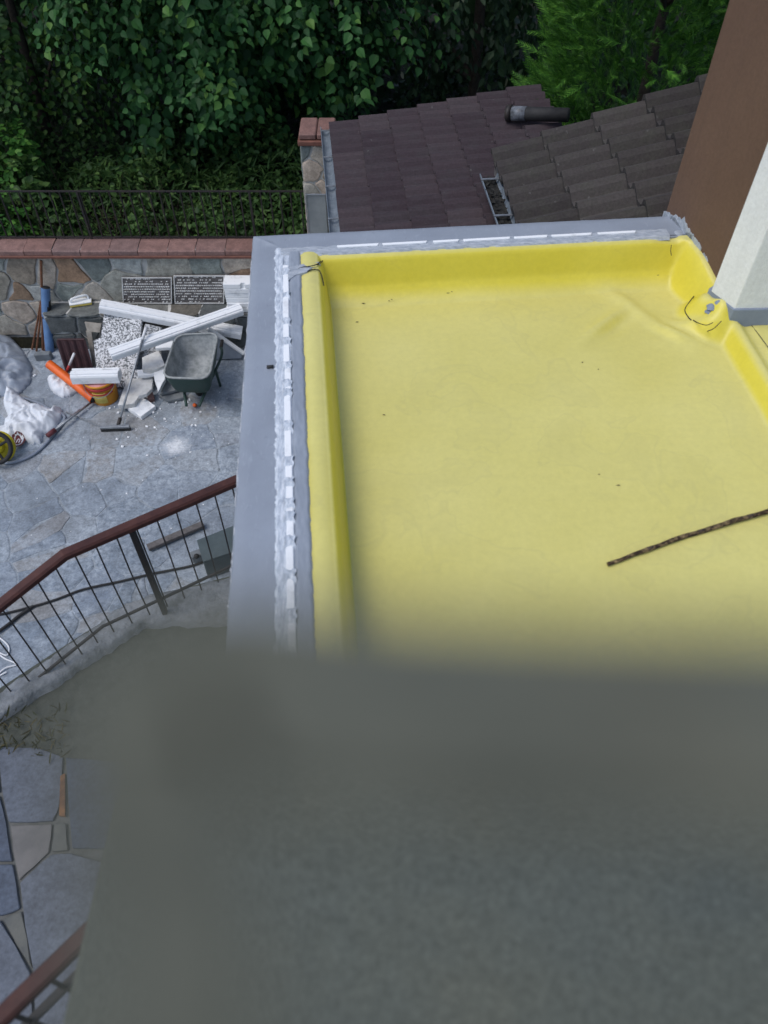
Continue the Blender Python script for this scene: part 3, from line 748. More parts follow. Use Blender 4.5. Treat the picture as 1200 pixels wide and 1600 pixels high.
# smeared sealant bands, foam pieces and grey strip between parapet and membrane
def seal(q, w_, k): return .5 + .5 * mnoise.noise(Vector((q * 22, w_ * 60, k)))
us = lin(.118, .182, 14)
def sealL(u, q):
    lo = .132 + .012 * mnoise.noise(Vector((q * 17, 3, 1))) + .006 * mnoise.noise(Vector((q * 60, 3, 1)))
    h = .011 * sst(lo, lo + .012, u) * (.5 + .8 * seal(q, u, 1)) - (.012 if u < lo else 0)
    return ST(u, q, PT + .001 + h)
strip_grid('sealant_band', us, lin(.17, 3.4, 420), sealL, M['sealant'], tr)
def sealG(u, q):
    hi = .285 + .007 * mnoise.noise(Vector((q * 12, 9, 1))) + .004 * mnoise.noise(Vector((q * 45, 9, 1)))
    h = .013 * sst(.214, .222, u) * (1 - sst(hi - .012, hi, u)) * (.75 + .4 * seal(q, u, 4)) - (.006 if u > hi else 0)
    return ST(u, q, PT + .004 + h)
strip_grid('grey_strip', lin(.212, .296, 16), lin(.22, 3.4, 300), sealG, M['parapet'], tr)
def sealbed(u, q): return ST(u, q, PT + .003 + .006 * seal(q, u, 6))
strip_grid('sealant_bed', lin(.176, .216, 8), lin(.17, 3.4, 300), sealbed, M['sealant'], tr)
t = .36
while t < 3.3:
    L = rt.choice((.045, .07, .10, .15, .2)) + rt.uniform(-.01, .01)
    w0 = rt.uniform(-.003, .003)
    o = slab('foam_piece', [ST(.181 + w0, t, PT + .016), ST(.211 + w0, t + rt.uniform(-.006, .006), PT + .016), ST(.211 + w0, t + L, PT + .016), ST(.181 + w0, t + L + rt.uniform(-.006, .006), PT + .016)], .014, M['foam'], tr, .002)
    gap = rt.uniform(.018, .05)
    def blob(u, q, t=t, L=L, gap=gap):
        k = 1 - min(1, abs((q - (t + L + gap / 2)) / (gap / 2 + .03))) ** 2
        return ST(u + .004 * math.sin(q * 150 + u * 90), q, PT + .004 + .021 * k * (.5 + .9 * seal(q * 2, u, 8)))
    strip_grid('sealant_dab', lin(.176, .216, 8), lin(t + L - .03, t + L + gap + .03, 14), blob, M['sealant'], tr)
    t += L + gap
# far side
def sealF(u, q):
    lo = .160 + .006 * mnoise.noise(Vector((q * 15, 5, 1))); hi = .252 + .006 * mnoise.noise(Vector((q * 13, 2, 1)))
    h = .010 * sst(lo, lo + .012, u) * (1 - sst(hi - .012, hi, u)) * (.5 + .8 * seal(q, u, 9)) - (.012 if (u < lo or u > hi) else 0)
    return ST(q, u, PT + .002 + h)
strip_grid('sealant_band', lin(.148, .262, 20), lin(.17, 2.50, 320), sealF, M['sealantfar'], tr)
s = .5
while s < 2.25:
    L = rt.uniform(.14, .30)
    slab('foam_piece', [ST(s, .182, PT + .018), ST(s + L, .180, PT + .018), ST(s + L - .01, .200 + rt.uniform(-.002, .004), PT + .018), ST(s + .006, .203, PT + .018)], .014, M['foam'], tr, .002)
    s += L + rt.uniform(.015, .05)
# corner folds: dark seams in the membrane, pleat by the brown wall, cracks at the right corner
def seam(pts_px, z, r=.0035, name='fold_seam', lift=.004):
    pts = []
    for (x_, y_) in pts_px:
        p = P(x_, y_, z)
        for _ in range(5):
            s, t = toST(p); zz = memz(max(s, SI), max(t, TI)); p = P(x_, y_, zz + lift)
        pts.append(p)
    tube(name, smoothpath(pts, 3), r, M['black'], tr, 5)
seam([(516, 393), (508, 402), (502, 410), (496, 414)], 3.4, .0028)
seam([(463, 424), (470, 418), (484, 416), (495, 413), (501, 408)], 3.41, .003, lift=.012)
seam([(480, 424), (490, 421), (498, 422), (503, 432), (506, 446)], 3.40, .0032, lift=.008)
seam([(1084, 463), (1077, 472), (1070, 484), (1075, 495), (1080, 500)], 3.2, .003)
seam([(1083, 500), (1092, 505), (1104, 508), (1114, 504)], 3.2, .0025)
seam([(1078, 509), (1088, 516), (1102, 518), (1114, 514), (1122, 507), (1127, 502)], 3.2, .0026)
seam([(1049, 383), (1048, 392), (1049, 399)], 3.2, .002)
seam([(1174, 508), (1188, 526), (1204, 548)], 3.2, .0018)
cpx_ = [(450, 418), (470, 413), (498, 409), (501, 414), (484, 420), (479, 425), (462, 429), (450, 438)]
w3 = []
for x_, y_ in cpx_:
    p = P(x_, y_, PT)
    for _ in range(4):
        s, t = toST(p); p = P(x_, y_, (memz(max(s, SI), max(t, TI)) if s > SI else PT + .012) + .009)
    w3.append(p)
o = mesh('sealant_patch', w3 + [p - Vector((0, 0, .02)) for p in w3], [(0, 1, 6, 7), (1, 2, 3, 4), (1, 4, 5, 6)] + [(i, (i + 1) % 8, (i + 1) % 8 + 8, i + 8) for i in range(8)], M['sealantfar'], tr)
# pleat: a pinched pocket of membrane hanging at the corner
pv = [(1079, 382), (1090, 384), (1089, 404), (1090, 425), (1081, 428), (1070, 424), (1061, 412), (1066, 400)]
def onmem(x_, y_, lift):
    p = P(x_, y_, 3.25)
    for _ in range(6):
        s, t = toST(p); p = P(x_, y_, memz(max(s, SI), max(t, TI)) + lift)
    return p
ce = onmem(1078, 410, .035); mid = [onmem(x_ * .5 + 1078 * .5, y_ * .5 + 410 * .5, .035) for x_, y_ in pv]; rim = [onmem(x_, y_, -.004) for x_, y_ in pv]
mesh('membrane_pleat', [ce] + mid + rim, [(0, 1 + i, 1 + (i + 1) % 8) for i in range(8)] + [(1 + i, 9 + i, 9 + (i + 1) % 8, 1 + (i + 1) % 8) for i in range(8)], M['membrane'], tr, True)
# outlet stub in the parapet
oc = P(424, 574, PT + .004)
tube('outlet_stub', [oc - ER * .022 + Vector((0, 0, .004)), oc + ER * .012 + Vector((0, 0, .004))], .009, M['black'], tr, 8)
# scuffs and crumbs lying about on the membrane
bm = bmesh.new()
for x_, y_ in ((558, 503), (600, 648), (608, 470), (612, 468), (568, 474), (1028, 430), (936, 741), (966, 758), (910, 566), (935, 577), (700, 458), (706, 456)):
    p = onmem(x_, y_, .003); a = rt.uniform(-.5, .4); L = rt.uniform(.005, .015); d = Vector((math.cos(a), math.sin(a), 0)); c = Vector((-d.y, d.x, 0))
    vs_ = [bm.verts.new(p + v_) for v_ in (-d * L, c * .003, d * L, -c * .003, Vector((0, 0, .004)))]
    for i in range(4): bm.faces.new((vs_[i], vs_[(i + 1) % 4], vs_[4]))
cr = bm_obj('roof_debris', bm, M['twig'], None, False, 'stuff'); tag(cr, 'tiny dark crumbs and scuffs scattered over the yellow membrane', 'debris')
# stick
sa, sb = onmem(950, 882, .014), onmem(1225, 793, .016)
st = thing('stick', sa, 'long dry brown stick lying on the yellow membrane at right', 'stick')
pts = []; rr = []
for i in range(15):
    k = i / 14; p = sa.lerp(sb, k) + Vector((0, -1, 0)) * (-.018 * math.sin(k * 3.0)) + Vector((rt.uniform(-.003, .003), rt.uniform(-.004, .004), rt.uniform(-.002, .003)))
    pts.append(p); rr.append(.0095 + .002 * k + rt.uniform(-.0015, .002))
M['stickbark'] = simple('peeling_bark', (.30, .22, .11), (.035, .022, .015), 45, .9, .2, 60, .5, .004, lo=.45, hi=.68)
tube('stick_shaft', pts, rr, M['stickbark'], st, 8)
for k in (3, 7, 11):
    d = (pts[k + 1] - pts[k]).normalized(); tube('knot', [pts[k] + Vector((0, 0, .002)), pts[k] + d * .03 + Vector((0, 0, .010))], [.011, .006], M['twig'], st, 7)

# ============================================================ HOUSE CORNER (brown and white walls)
hs = thing('house', (2.6, 4.2, 0), 'house corner with brown rendered wall and white rendered column beside the yellow terrace', 'house')
TOP = 7.2
def vprism(name, pts, z0, z1, mat, parent, bev=.008):
    bm = bmesh.new(); prism_bm(bm, [Vector((p.x, p.y, z0)) for p in pts], [Vector((p.x, p.y, z1)) for p in pts])
    if bev: bevel(bm, bev, 2)
    return bm_obj(name, bm, mat, parent)
Q0 = P(1040, 333, 3.4); Q1 = P(1122, 415, 3.4); dq = (Q1 - Q0); dq.z = 0
Q2 = Q0 + dq * 1.22
vprism('brown_wall', [Q0, Q2, Q2 + Vector((1.6, .3, 0)), Q2 + Vector((1.6, 2.2, 0)), Q0 + Vector((.55, .75, 0))], 2.6, TOP, M['brown'], hs)
wr = P(1290, 480, 3.32) - B0_; wr.z = 0
vprism('white_wall', [A0_, B0_, B0_ + wr * 2.2, B0_ + wr * 2.2 + Vector((0, .9, 0)), A0_ + Vector((.5, .45, 0))], 3.318, TOP, M['white'], hs)
off = (B0_ - A0_).normalized() * .006
a_, b2 = A0_ + off * -1, B0_ + off
vprism('grey_base_band', [a_ + Vector((-.004, .02, 0)), b2 + Vector((-.008, -.004, 0)), b2 + wr * 2.2 + Vector((0, -.008, 0)), b2 + wr * 2.2 + Vector((0, .85, 0)), a_ + Vector((.45, .42, 0))], 2.95, 3.322, M['greywash'], hs, .006)
# trowelled grey smears where wall, parapet and membrane meet
def wallpt(k, z, out=.004):
    n = Vector((-dq.y, dq.x, 0)).normalized(); n = n if n.x < 0 or n.y < 0 else -n
    if n.dot(Vector((0, 0, 0)) - Q0) < 0: n = -n
    p = Q0 + dq * k; return Vector((p.x, p.y, z)) + n * out
rs = random.Random(21)
for (k0, zb, wd, hh) in ((-.03, 3.40, .34, .035), (.10, 3.40, .42, .085), (.40, 3.40, .30, .04), (.70, 3.37, .15, .03)):
    bm = bmesh.new(); pts = []
    for i in range(25): pts.append((k0 + wd * i / 24, zb + hh * (.12 + .8 * math.sin(math.pi * i / 24) ** .7 * (.7 + .6 * mnoise.noise(Vector((i * .37, k0 * 50, 2)))))))
    for i in range(24, -1, -1): pts.append((k0 + wd * i / 24, zb - .10))
    prism_bm(bm, [wallpt(k, z, -.004) for k, z in pts], [wallpt(k, z, .003) for k, z in pts])
    bmesh.ops.triangulate(bm, faces=bm.faces[:]); bm_obj('sealant_smear', bm, M['sealantfar'], hs)
# sealant fillet at the parapet end and a torn grey patch by the white corner
for (px_, zt, rr_, sd_) in (((1060, 362), 3.402, .03, 2), ((1112, 478), 3.285, .03, 4), ((1108, 486), 3.26, .022, 5), ((1123, 472), 3.31, .02, 6)):
    c = P(px_[0], px_[1], zt); V = []; F = []
    for j in range(5):
        for i in range(10):
            a = 2 * math.pi * i / 10; r_ = rr_ * j / 4 * (1 + .5 * mnoise.noise(Vector((math.cos(a) * 1.7, math.sin(a) * 1.7, sd_ * 3.3))))
            V.append(c + Vector((r_ * math.cos(a), r_ * math.sin(a), (.012 if sd_ < 4 else .02) * (1 - (j / 4) ** 2) - .008)))
    for j in range(4):
        for i in range(10): F.append((j * 10 + i, j * 10 + (i + 1) % 10, (j + 1) * 10 + (i + 1) % 10, (j + 1) * 10 + i))
    mesh('sealant_dab', V, F, M['sealantfar'] if sd_ < 4 else M['greywash'], hs, True)

# ============================================================ STAIRS, LANDING, RAILINGS
ld = thing('stone_landing', (-1.9, 1.4, 0), 'landing of large blue-grey crazy paving slabs at lower left below the handrail', 'landing')
LZ2 = 1.6
M['joint'] = simple('dark_joint', (.16, .165, .16), (.10, .105, .10), 14, .95)
q = [P(-160, 1165, LZ2 - .018), P(150, 1165, LZ2 - .018), P(420, 1290, LZ2 - .018), P(420, 1760, LZ2 - .018), P(-160, 1760, LZ2 - .018)]
slab('mortar_bed', q, .35, M['joint'], ld, 0)
SL = [([(-4, 1166), (60, 1168), (98, 1182), (93, 1258), (83, 1282), (13, 1284), (4, 1240)], 'slab'),
      ([(16, 1289), (81, 1287), (76, 1331), (52, 1354), (29, 1375)], 'slabtan'),
      ([(85, 1287), (103, 1286), (106, 1328), (80, 1330)], 'slabgreen'),
      ([(31, 1379), (55, 1357), (80, 1335), (108, 1333), (170, 1350), (235, 1440), (210, 1560), (60, 1640), (52, 1515)], 'slab'),
      ([(-150, 1240), (-1, 1243), (9, 1285), (19, 1345), (-150, 1347)], 'slab'),
      ([(-150, 1352), (20, 1350), (31, 1419), (2, 1430), (-150, 1440)], 'slab'),
      ([(4, 1436), (33, 1423), (49, 1513)], 'slabgreen'),
      ([(-150, 1447), (0, 1438), (47, 1519), (54, 1640), (-150, 1680)], 'slab'),
      ([(-150, 1168), (-8, 1167), (0, 1237), (-150, 1236)], 'slab'),
      ([(102, 1183), (190, 1190), (240, 1330), (112, 1325)], 'slab'),
      ([(195, 1190), (350, 1270), (380, 1400), (245, 1435)], 'slab'),
      ([(240, 1442), (380, 1405), (400, 1600), (215, 1560)], 'slab')]
rl = random.Random(9)
for pts, mk_ in SL:
    w3 = [P(x_, y_, LZ2) for x_, y_ in pts]
    c = sum(w3, Vector()) / len(w3); dz = rl.uniform(-.004, .004)
    w3 = [c + (p - c) * .997 + Vector((0, 0, dz)) for p in w3]
    out = []
    for i in range(len(w3)):
        a, b_ = w3[i], w3[(i + 1) % len(w3)]; out += [a, a.lerp(b_, .5) + Vector((rl.uniform(-.005, .005), rl.uniform(-.005, .005), 0))]
    slab('paving_slab', out, .03, M[mk_], ld, .005)
slab('rust_edge', [P(94, 1212, LZ2 + .006), P(101, 1208, LZ2 + .006), P(101, 1275, LZ2 + .006), P(92, 1274, LZ2 + .006)], .02, M['rust'], ld, 0)

# cement-capped stair wall under the railing
HR = P(372, 749, 2.57); HB = P(100, 866, 2.57); HL = P(0, 945, 2.42); HX = HB + (HL - HB) * 2.3
cw = thing('stair_wall', (HB.x, HB.y, 0), 'rough cement capped stair wall under the iron railing', 'wall')
tp = [P(-170, 1180, 1.62), P(0, 1080, 1.67), P(130, 988, 1.67), P(200, 938, 1.67), P(430, 880, 1.67)]
bt = [P(430, 962, 1.67), P(222, 972, 1.67), P(130, 1032, 1.67), P(0, 1114, 1.67), P(-170, 1225, 1.62)]
M['roughcement'] = simple('rough_cement', (.27, .285, .295), (.14, .15, .15), 7, .95, .2, 24, .9, .02, lo=.36, hi=.6)
def lerp_path(path, k):
    x_ = k * (len(path) - 1); i = min(int(x_), len(path) - 2); return path[i].lerp(path[i + 1], x_ - i)
V = []; F = []; nu, nv = 60, 8
btr = bt[::-1]
for j in range(nv + 1):
    for i in range(nu + 1):
        p = lerp_path(tp, i / nu).lerp(lerp_path(btr, i / nu), j / nv)
        e = (j in (0, nv))
        V.append(p + Vector((rl.uniform(-.006, .006), rl.uniform(-.008, .008) * (2 if e else 1), .022 * mnoise.noise(Vector((p.x * 9, p.y * 9, 2))) + .01 * mnoise.noise(Vector((p.x * 28, p.y * 28, 2))) - (.02 if e else 0))))
n0 = len(V)
for i in range(nu + 1): V.append(Vector((V[i].x, V[i].y, -.02)))
for i in range(nu + 1): a = V[nv * (nu + 1) + i]; V.append(Vector((a.x, a.y, -.02)))
for j in range(nv):
    for i in range(nu): a = j * (nu + 1) + i; F.append((a, a + 1, a + nu + 2, a + nu + 1))
for i in range(nu):
    F.append((i, n0 + i, n0 + i + 1, i + 1)); a = nv * (nu + 1) + i; b_ = n0 + nu + 1 + i; F.append((a, a + 1, b_ + 1, b_))
mesh('wall_body', V, F, M['roughcement'], cw, True)

def handrail(name, pts, wd, th, mat, parent):
    bm = bmesh.new(); rings = []
    for i, p in enumerate(pts):
        d = pts[min(i + 1, len(pts) - 1)] - pts[max(i - 1, 0)]; d.normalize(); sd = Vector((-d.y, d.x, 0)).normalized(); u = d.cross(sd); u = u if u.z > 0 else -u
        prof = [(-.5, -.5), (-.5, .2), (-.34, .5), (.34, .5), (.5, .2), (.5, -.5)]
        rings.append([bm.verts.new(p + sd * a * wd + u * b_ * th) for a, b_ in prof])
    for a, b_ in zip(rings, rings[1:]):
        for k in range(6): bm.faces.new((a[k], a[(k + 1) % 6], b_[(k + 1) % 6], b_[k]))
    bm.faces.new(rings[0]); bm.faces.new(rings[-1][::-1])
    return bm_obj(name, bm, mat, parent)
rg = thing('stair_railing', (HB.x, HB.y, 1.67), 'iron stair railing with dark red-brown handrail running from the grey parapet down to the left', 'railing')
M['bedsoil'] = simple('olive_soil', (.095, .102, .088), (.065, .072, .06), 16, .95, .2, 50, .6, .01)
far_ = [P(x_, y_, 1.585) for x_, y_ in ((-170, 1180), (0, 1075), (130, 990), (222, 935), (440, 880))]
nea_ = [P(x_, y_, 1.585) for x_, y_ in ((-170, 1192), (0, 1192), (130, 1195), (222, 1210), (440, 1320))]
V = far_ + nea_; V = V + [p - Vector((0, 0, .3)) for p in V]
mesh('planting_bed', V, [(i, i + 1, 6 + i, 5 + i) for i in range(4)] + [(10 + i, 11 + i, 16 + i, 15 + i) for i in range(4)] + [(i, i + 1, 11 + i, 10 + i) for i in range(4)] + [(5 + i, 6 + i, 16 + i, 15 + i) for i in range(4)] + [(0, 5, 15, 10), (4, 9, 19, 14)], M['bedsoil'], kind='structure')
hp = [HR, HB.lerp(HR, .03), HB.lerp(HL, .08), HL, HX]
hp = [HR, HR.lerp(HB, .5), HB.lerp(HR, .04), HB, HB.lerp(HL, .12), HL, HX]
handrail('handrail', hp, .066, .040, M['railwood'], rg)
tube('rail_flat', [p + Vector((0, 0, -.03)) for p in hp], .011, M['iron'], rg, 6)
BH = .74
tube('bottom_rail', [p + Vector((0, 0, -BH)) for p in hp], .0115, M['iron'], rg, 6)
def along(path, dist):
    for a, b_ in zip(path, path[1:]):
        L = (b_ - a).length
        if dist <= L: return a.lerp(b_, dist / L)
        dist -= L
    return None
dist = .04; k = 0
while True:
    p = along(hp, dist)
    if p is None: break
    wv = smoothpath([p + Vector((rl.uniform(-.004, .004), 0, -.03)), p + Vector((rl.uniform(-.006, .006), rl.uniform(-.004, .004), -BH * .5)), p + Vector((0, 0, -BH - .10))], 3)
    tube('baluster', wv, .0047, M['iron'], rg, 6); dist += .118; k += 1
pp = HR.lerp(HB, .64)
obox('post', pp + Vector((0, 0, -.47)), (.032, 0, 0), (0, .032, 0), (0, 0, .86), M['iron'], rg, .003)

up_ = thing('upper_railing', P(60, 1535, 2.6), 'close upper railing with dark red-brown handrail at the bottom left corner', 'railing')
U0, U1 = P(-150, 1738, 3.4), P(265, 1330, 3.4)
dU = (U1 - U0).normalized()
handrail('handrail', [U0, U0.lerp(U1, .33), U0.lerp(U1, .66), U1], .052, .034, M['railwood'], up_)
V0, V1 = P(-100, 1730, 3.30), P(290, 1355, 3.30)
mid_ = [a + Vector((0, 0, -.19)) for a in (U0, U1)]
obox('mid_rail', (mid_[0] + mid_[1]) / 2, dU * (U1 - U0).length, Vector((-dU.y, dU.x, 0)) * .028, Vector((0, 0, .014)), M['iron'], up_, .002)
L = (U1 - U0).length
for i in range(int(L / .115)):
    p = U0 + dU * (.06 + .115 * i)
    tube('baluster', [p + Vector((0, 0, -.02)), p + Vector((0, 0, -1.25))], .0075, M['iron'], up_, 6)
obox('bottom_rail', (U0 + U1) / 2 + Vector((0, 0, -1.2)), dU * L, Vector((-dU.y, dU.x, 0)) * .028, Vector((0, 0, .014)), M['iron'], up_, .002)
obox('post', U0.lerp(U1, .02) + Vector((0, 0, -.9)), (.035, 0, 0), (0, .035, 0), (0, 0, 1.8), M['iron'], up_, .003)
obox('post', U0.lerp(U1, .98) + Vector((0, 0, -.9)), (.035, 0, 0), (0, .035, 0), (0, 0, 1.8), M['iron'], up_, .003)

# ============================================================ ADDED BAR AND SLAB UNDER THE CAMERA (imitating the blur over the lower view)
LDZ = CAM_H - .085; SLZ = CAM_H - 1.42
bl = thing('blur_stand_in', (.5, -.2, SLZ), 'added out-of-focus grey-green slab and bar imitating the blur over the lower part of the view', 'blur_stand_in')
epx = [(1200, 982), (900, 972), (640, 960), (540, 950), (480, 940), (420, 932), (350, 930), (285, 946), (225, 978), (172, 1020), (122, 1075), (96, 1135), (90, 1210), (94, 1290), (110, 1370), (132, 1440), (134, 1520), (128, 1620)]
edge = [P(x_, y_, LDZ) for x_, y_ in epx]
outer = [Vector((1.5, edge[0].y - .004, LDZ)), Vector((.3, edge[0].y - .001, LDZ))] + edge + [Vector((edge[-1].x + .006, -.04, LDZ)), Vector((edge[-1].x + .006, -.36, LDZ))]
inner = []
for i, p in enumerate(outer):
    d = outer[min(i + 1, len(outer) - 1)] - outer[max(i - 1, 0)]; d.normalize(); inner.append(p + Vector((-d.y, d.x, 0)) * (.024 if i < 12 else .017))
V = outer + inner + [p - Vector((0, 0, .007)) for p in outer] + [p - Vector((0, 0, .007)) for p in inner]; n = len(outer); F = []
for i in range(n - 1): F += [(i, i + 1, n + i + 1, n + i), (2 * n + i, 2 * n + i + 1, 3 * n + i + 1, 3 * n + i), (i, i + 1, 2 * n + i + 1, 2 * n + i), (n + i, n + i + 1, 3 * n + i + 1, 3 * n + i)]
F += [(0, n, 3 * n, 2 * n), (n - 1, 2 * n - 1, 4 * n - 1, 3 * n - 1)]
mesh('top_rail', V, F, M['ledge'], bl)  # bar close to the lens, added for the soft upper fade
so_ = [Vector(q) for q in ((1.9, .695, SLZ), (.30, .705, SLZ), (.04, .722, SLZ), (-.12, .745, SLZ), (-.29, .755, SLZ), (-.42, .64, SLZ), (-.50, .50, SLZ), (-.505, -.5, SLZ), (1.9, -.5, SLZ))]
slab('stand_in_slab', so_, .16, M['blur_slab'], bl, .01)
for px_, py_ in ((.34, edge[0].y - .010), (1.2, edge[0].y - .011), (edge[-1].x + .012, -.30)):
    obox('stand_in_post', (px_, py_, (LDZ - .007 + SLZ) / 2 + .002), (.014, 0, 0), (0, .014, 0), (0, 0, LDZ - SLZ - .012), M['iron'], bl, .002)

# ============================================================ BUILDING DEBRIS ON THE PATIO
def mound(name, outline, z0, hmax, mat, seed, parent=None, n=46, edge=.12, fold=.35, fs=5.0, peak=None):
    """crumpled cloth, sack or sheet: outline on the ground, folded surface rising from it"""
    W3 = [P(x_, y_, z0) for x_, y_ in outline]; xs = [p.x for p in W3]; ys = [p.y for p in W3]
    x0, x1, y0, y1 = min(xs), max(xs), min(ys), max(ys)
    def info(x_, y_):
        ins = False; dm = 9
        for i in range(len(W3)):
            a, b_ = W3[i], W3[(i + 1) % len(W3)]
            if (a.y > y_) != (b_.y > y_) and x_ < (b_.x - a.x) * (y_ - a.y) / (b_.y - a.y) + a.x: ins = not ins
            ab = b_ - a; t = max(0, min(1, ((x_ - a.x) * ab.x + (y_ - a.y) * ab.y) / (ab.x ** 2 + ab.y ** 2)))
            dm = min(dm, math.hypot(x_ - a.x - ab.x * t, y_ - a.y - ab.y * t))
        return ins, dm
    def hz(x_, y_):
        ins, dm = info(x_, y_)
        if not ins: return None
        k = min(1, dm / edge); h = hmax * math.sin(k * math.pi / 2) ** .7
        a = mnoise.noise(Vector((x_ * fs, y_ * fs * .7, seed))); b_ = 1 - abs(mnoise.noise(Vector((x_ * fs * 1.6 + a, y_ * fs * 1.2, seed + 9)))) * 2
        c = 1 - abs(mnoise.noise(Vector((x_ * fs * 3.2 + a * 2, y_ * fs * 2.1 - a, seed + 4)))) * 2
        return z0 + h * (1 - fold + fold * (.5 * b_ + .25 * c + .5 * a)) + .004
    V, F, ix = [], [], {}
    for j in range(n + 1):
        for i in range(n + 1):
            x_, y_ = x0 + (x1 - x0) * i / n, y0 + (y1 - y0) * j / n; z = hz(x_, y_)
            if z is not None: ix[i, j] = len(V); V.append(Vector((x_, y_, z)))
    for j in range(n):
        for i in range(n):
            q = [(i, j), (i + 1, j), (i + 1, j + 1), (i, j + 1)]
            if all(c in ix for c in q): F.append(tuple(ix[c] for c in q))
    o = mesh(name, V, F, mat, parent, True)
    # underside skirt so it has body
    bm = bmesh.new(); bm.from_mesh(o.data); be = [e for e in bm.edges if e.is_boundary]
    r = bmesh.ops.extrude_edge_only(bm, edges=be)
    for v_ in r['geom']:
        if isinstance(v_, bmesh.types.BMVert): v_.co.z = z0 + .001
    bmesh.ops.recalc_face_normals(bm, faces=bm.faces[:]); bm.to_mesh(o.data); bm.free()
    o.data.polygons.foreach_set('use_smooth', [True] * len(o.data.polygons))
    return o, hz
rd = random.Random(17)
# two boards with white adhesive dabs on the wall ledge
def dab_board(c4, label):
    """c4: photo corners tl, tr, br, bl; bottom on the ledge, top against the wall"""
    bl_, br_ = P(c4[3][0], c4[3][1], LZ + .004), P(c4[2][0], c4[2][1], LZ + .004)
    tl_, tr_ = PY(c4[0][0], c4[0][1], WY - .06), PY(c4[1][0], c4[1][1], WY - .06)
    yb = min(bl_.y, br_.y, WY - .075); bl_.y = br_.y = yb
    rt_ = thing('dabbed_board', (bl_ + br_) / 2, label, 'board', 'dark boards with white adhesive dabs on the wall ledge')
    ux, uy = br_ - bl_, tl_ - bl_; nn = ux.cross(uy).normalized(); nn = nn if nn.y < 0 else -nn
    obox('board_panel', bl_ + ux / 2 + uy / 2 - nn * .008, ux, uy, nn * .02, M['darkboard'], rt_, .002)
    th = .016
    for (a, b_) in ((0, 0), (0, 1)):
        obox('edge_strip', bl_ + ux / 2 + uy * (.02 + .96 * b_) + nn * .004, ux * 1.0, uy * .035, nn * .008, M['dirtyfoam'], rt_, .001)
        obox('edge_strip', bl_ + uy / 2 + ux * (.01 + .98 * b_) + nn * .0042, ux * .02, uy * .93, nn * .008, M['dirtyfoam'], rt_, .001)
    bm = bmesh.new()
    for j in range(10):
        for i in range(26):
            dens = 1.0 if 3 <= j <= 6 else .8 if j in (2, 7) else (.4 if j in (1, 8) else .3)
            if mnoise.noise(Vector((i * .31, j * .5, len(label)))) * .6 + dens < rd.random(): continue
            p = bl_ + ux * ((i + .6 + (.5 if j % 2 else 0)) / 27.4) + uy * ((j + .7) / 10.4) + nn * .002
            a, b_ = ux.normalized() * rd.uniform(.006, .011), uy.normalized() * rd.uniform(.006, .011)
            vv = [bm.verts.new(p + v_) for v_ in (-a - b_, a - b_ * .7, a + b_, -a * .8 + b_)]; t_ = bm.verts.new(p + nn * .006)
            for q in range(4): bm.faces.new((vv[q], vv[(q + 1) % 4], t_))
    bm_obj('adhesive_dabs', bm, M['dirtyfoam'], rt_, False, 'stuff')
dab_board([(190, 433), (267, 430), (271, 467), (194, 470)], 'dark board with white adhesive dabs leaning on the wall ledge, left of its twin')
dab_board([(271, 430), (349, 427), (352, 467), (275, 468)], 'dark board with white adhesive dabs on the wall ledge, nearer the white slab stack')
# stack of white slabs on the ledge
xl, xr = PY(354, 465, WY - .15).x, PY(412, 465, WY - .15).x
ordn = ['lowest white foam slab of the stack on the wall ledge', 'second white foam slab from the bottom of the stack on the wall ledge', 'third white foam slab from the bottom of the stack on the wall ledge', 'fourth white foam slab from the bottom of the stack on the wall ledge', 'white foam slab just under the notched top one of the ledge stack', 'notched topmost white foam slab of the stack on the wall ledge']
z = LZ + .003
for i in range(6):
    h = .062; a = rd.uniform(-.015, .012); yy = WY - .155 + rd.uniform(-.008, .008)
    pts = [Vector((xl + a, yy - .085, z + h)), Vector((xr, yy - .085, z + h)), Vector((xr, yy + .10, z + h)), Vector((xl + a + .006, yy + .10, z + h))]
    if i == 5: pts = [Vector((xl + a, yy - .085, z + h)), Vector((xl + .20, yy - .085, z + h)), Vector((xl + .20, yy - .05, z + h)), Vector((xl + .25, yy - .05, z + h)), Vector((xl + .25, yy - .085, z + h)), Vector((xr, yy - .085, z + h)), Vector((xr, yy + .1, z + h)), Vector((xl + a, yy + .1, z + h))]
    o = slab('foam_slab', pts, h - .003, M['foam'], None, .004); tag(o, ordn[i], 'foam slab', 'white foam slabs stacked on the wall ledge'); z += h
# trowel (hand float) on the ledge
f0 = [P(107, 470, LZ + .03), P(143, 464, LZ + .03), P(143, 473, LZ + .03), P(109, 478, LZ + .03)]
tv = thing('plastering_float', f0[0], 'white handled plastering float with pale yellow sponge lying on the wall ledge', 'float')
slab('sponge', f0, .028, M['label'], tv, .004)
fl2 = [p + Vector((0, 0, .012)) for p in f0]; slab('plate', fl2, .012, M['foam'], tv, .002)
ca, cb = f0[0].lerp(f0[3], .5) + Vector((.03, 0, .01)), f0[1].lerp(f0[2], .5) + Vector((-.03, 0, .01))
tube('handle', smoothpath([ca, ca + Vector((.02, .0, .05)), cb + Vector((-.02, 0, .055)), cb], 5), .013, M['foam'], tv, 8)
obox('blade', (P(130, 460, LZ + .05)), (.27, -.03, 0), (0, .05, 0), (0, 0, .012), M['rim'], tv, .003)

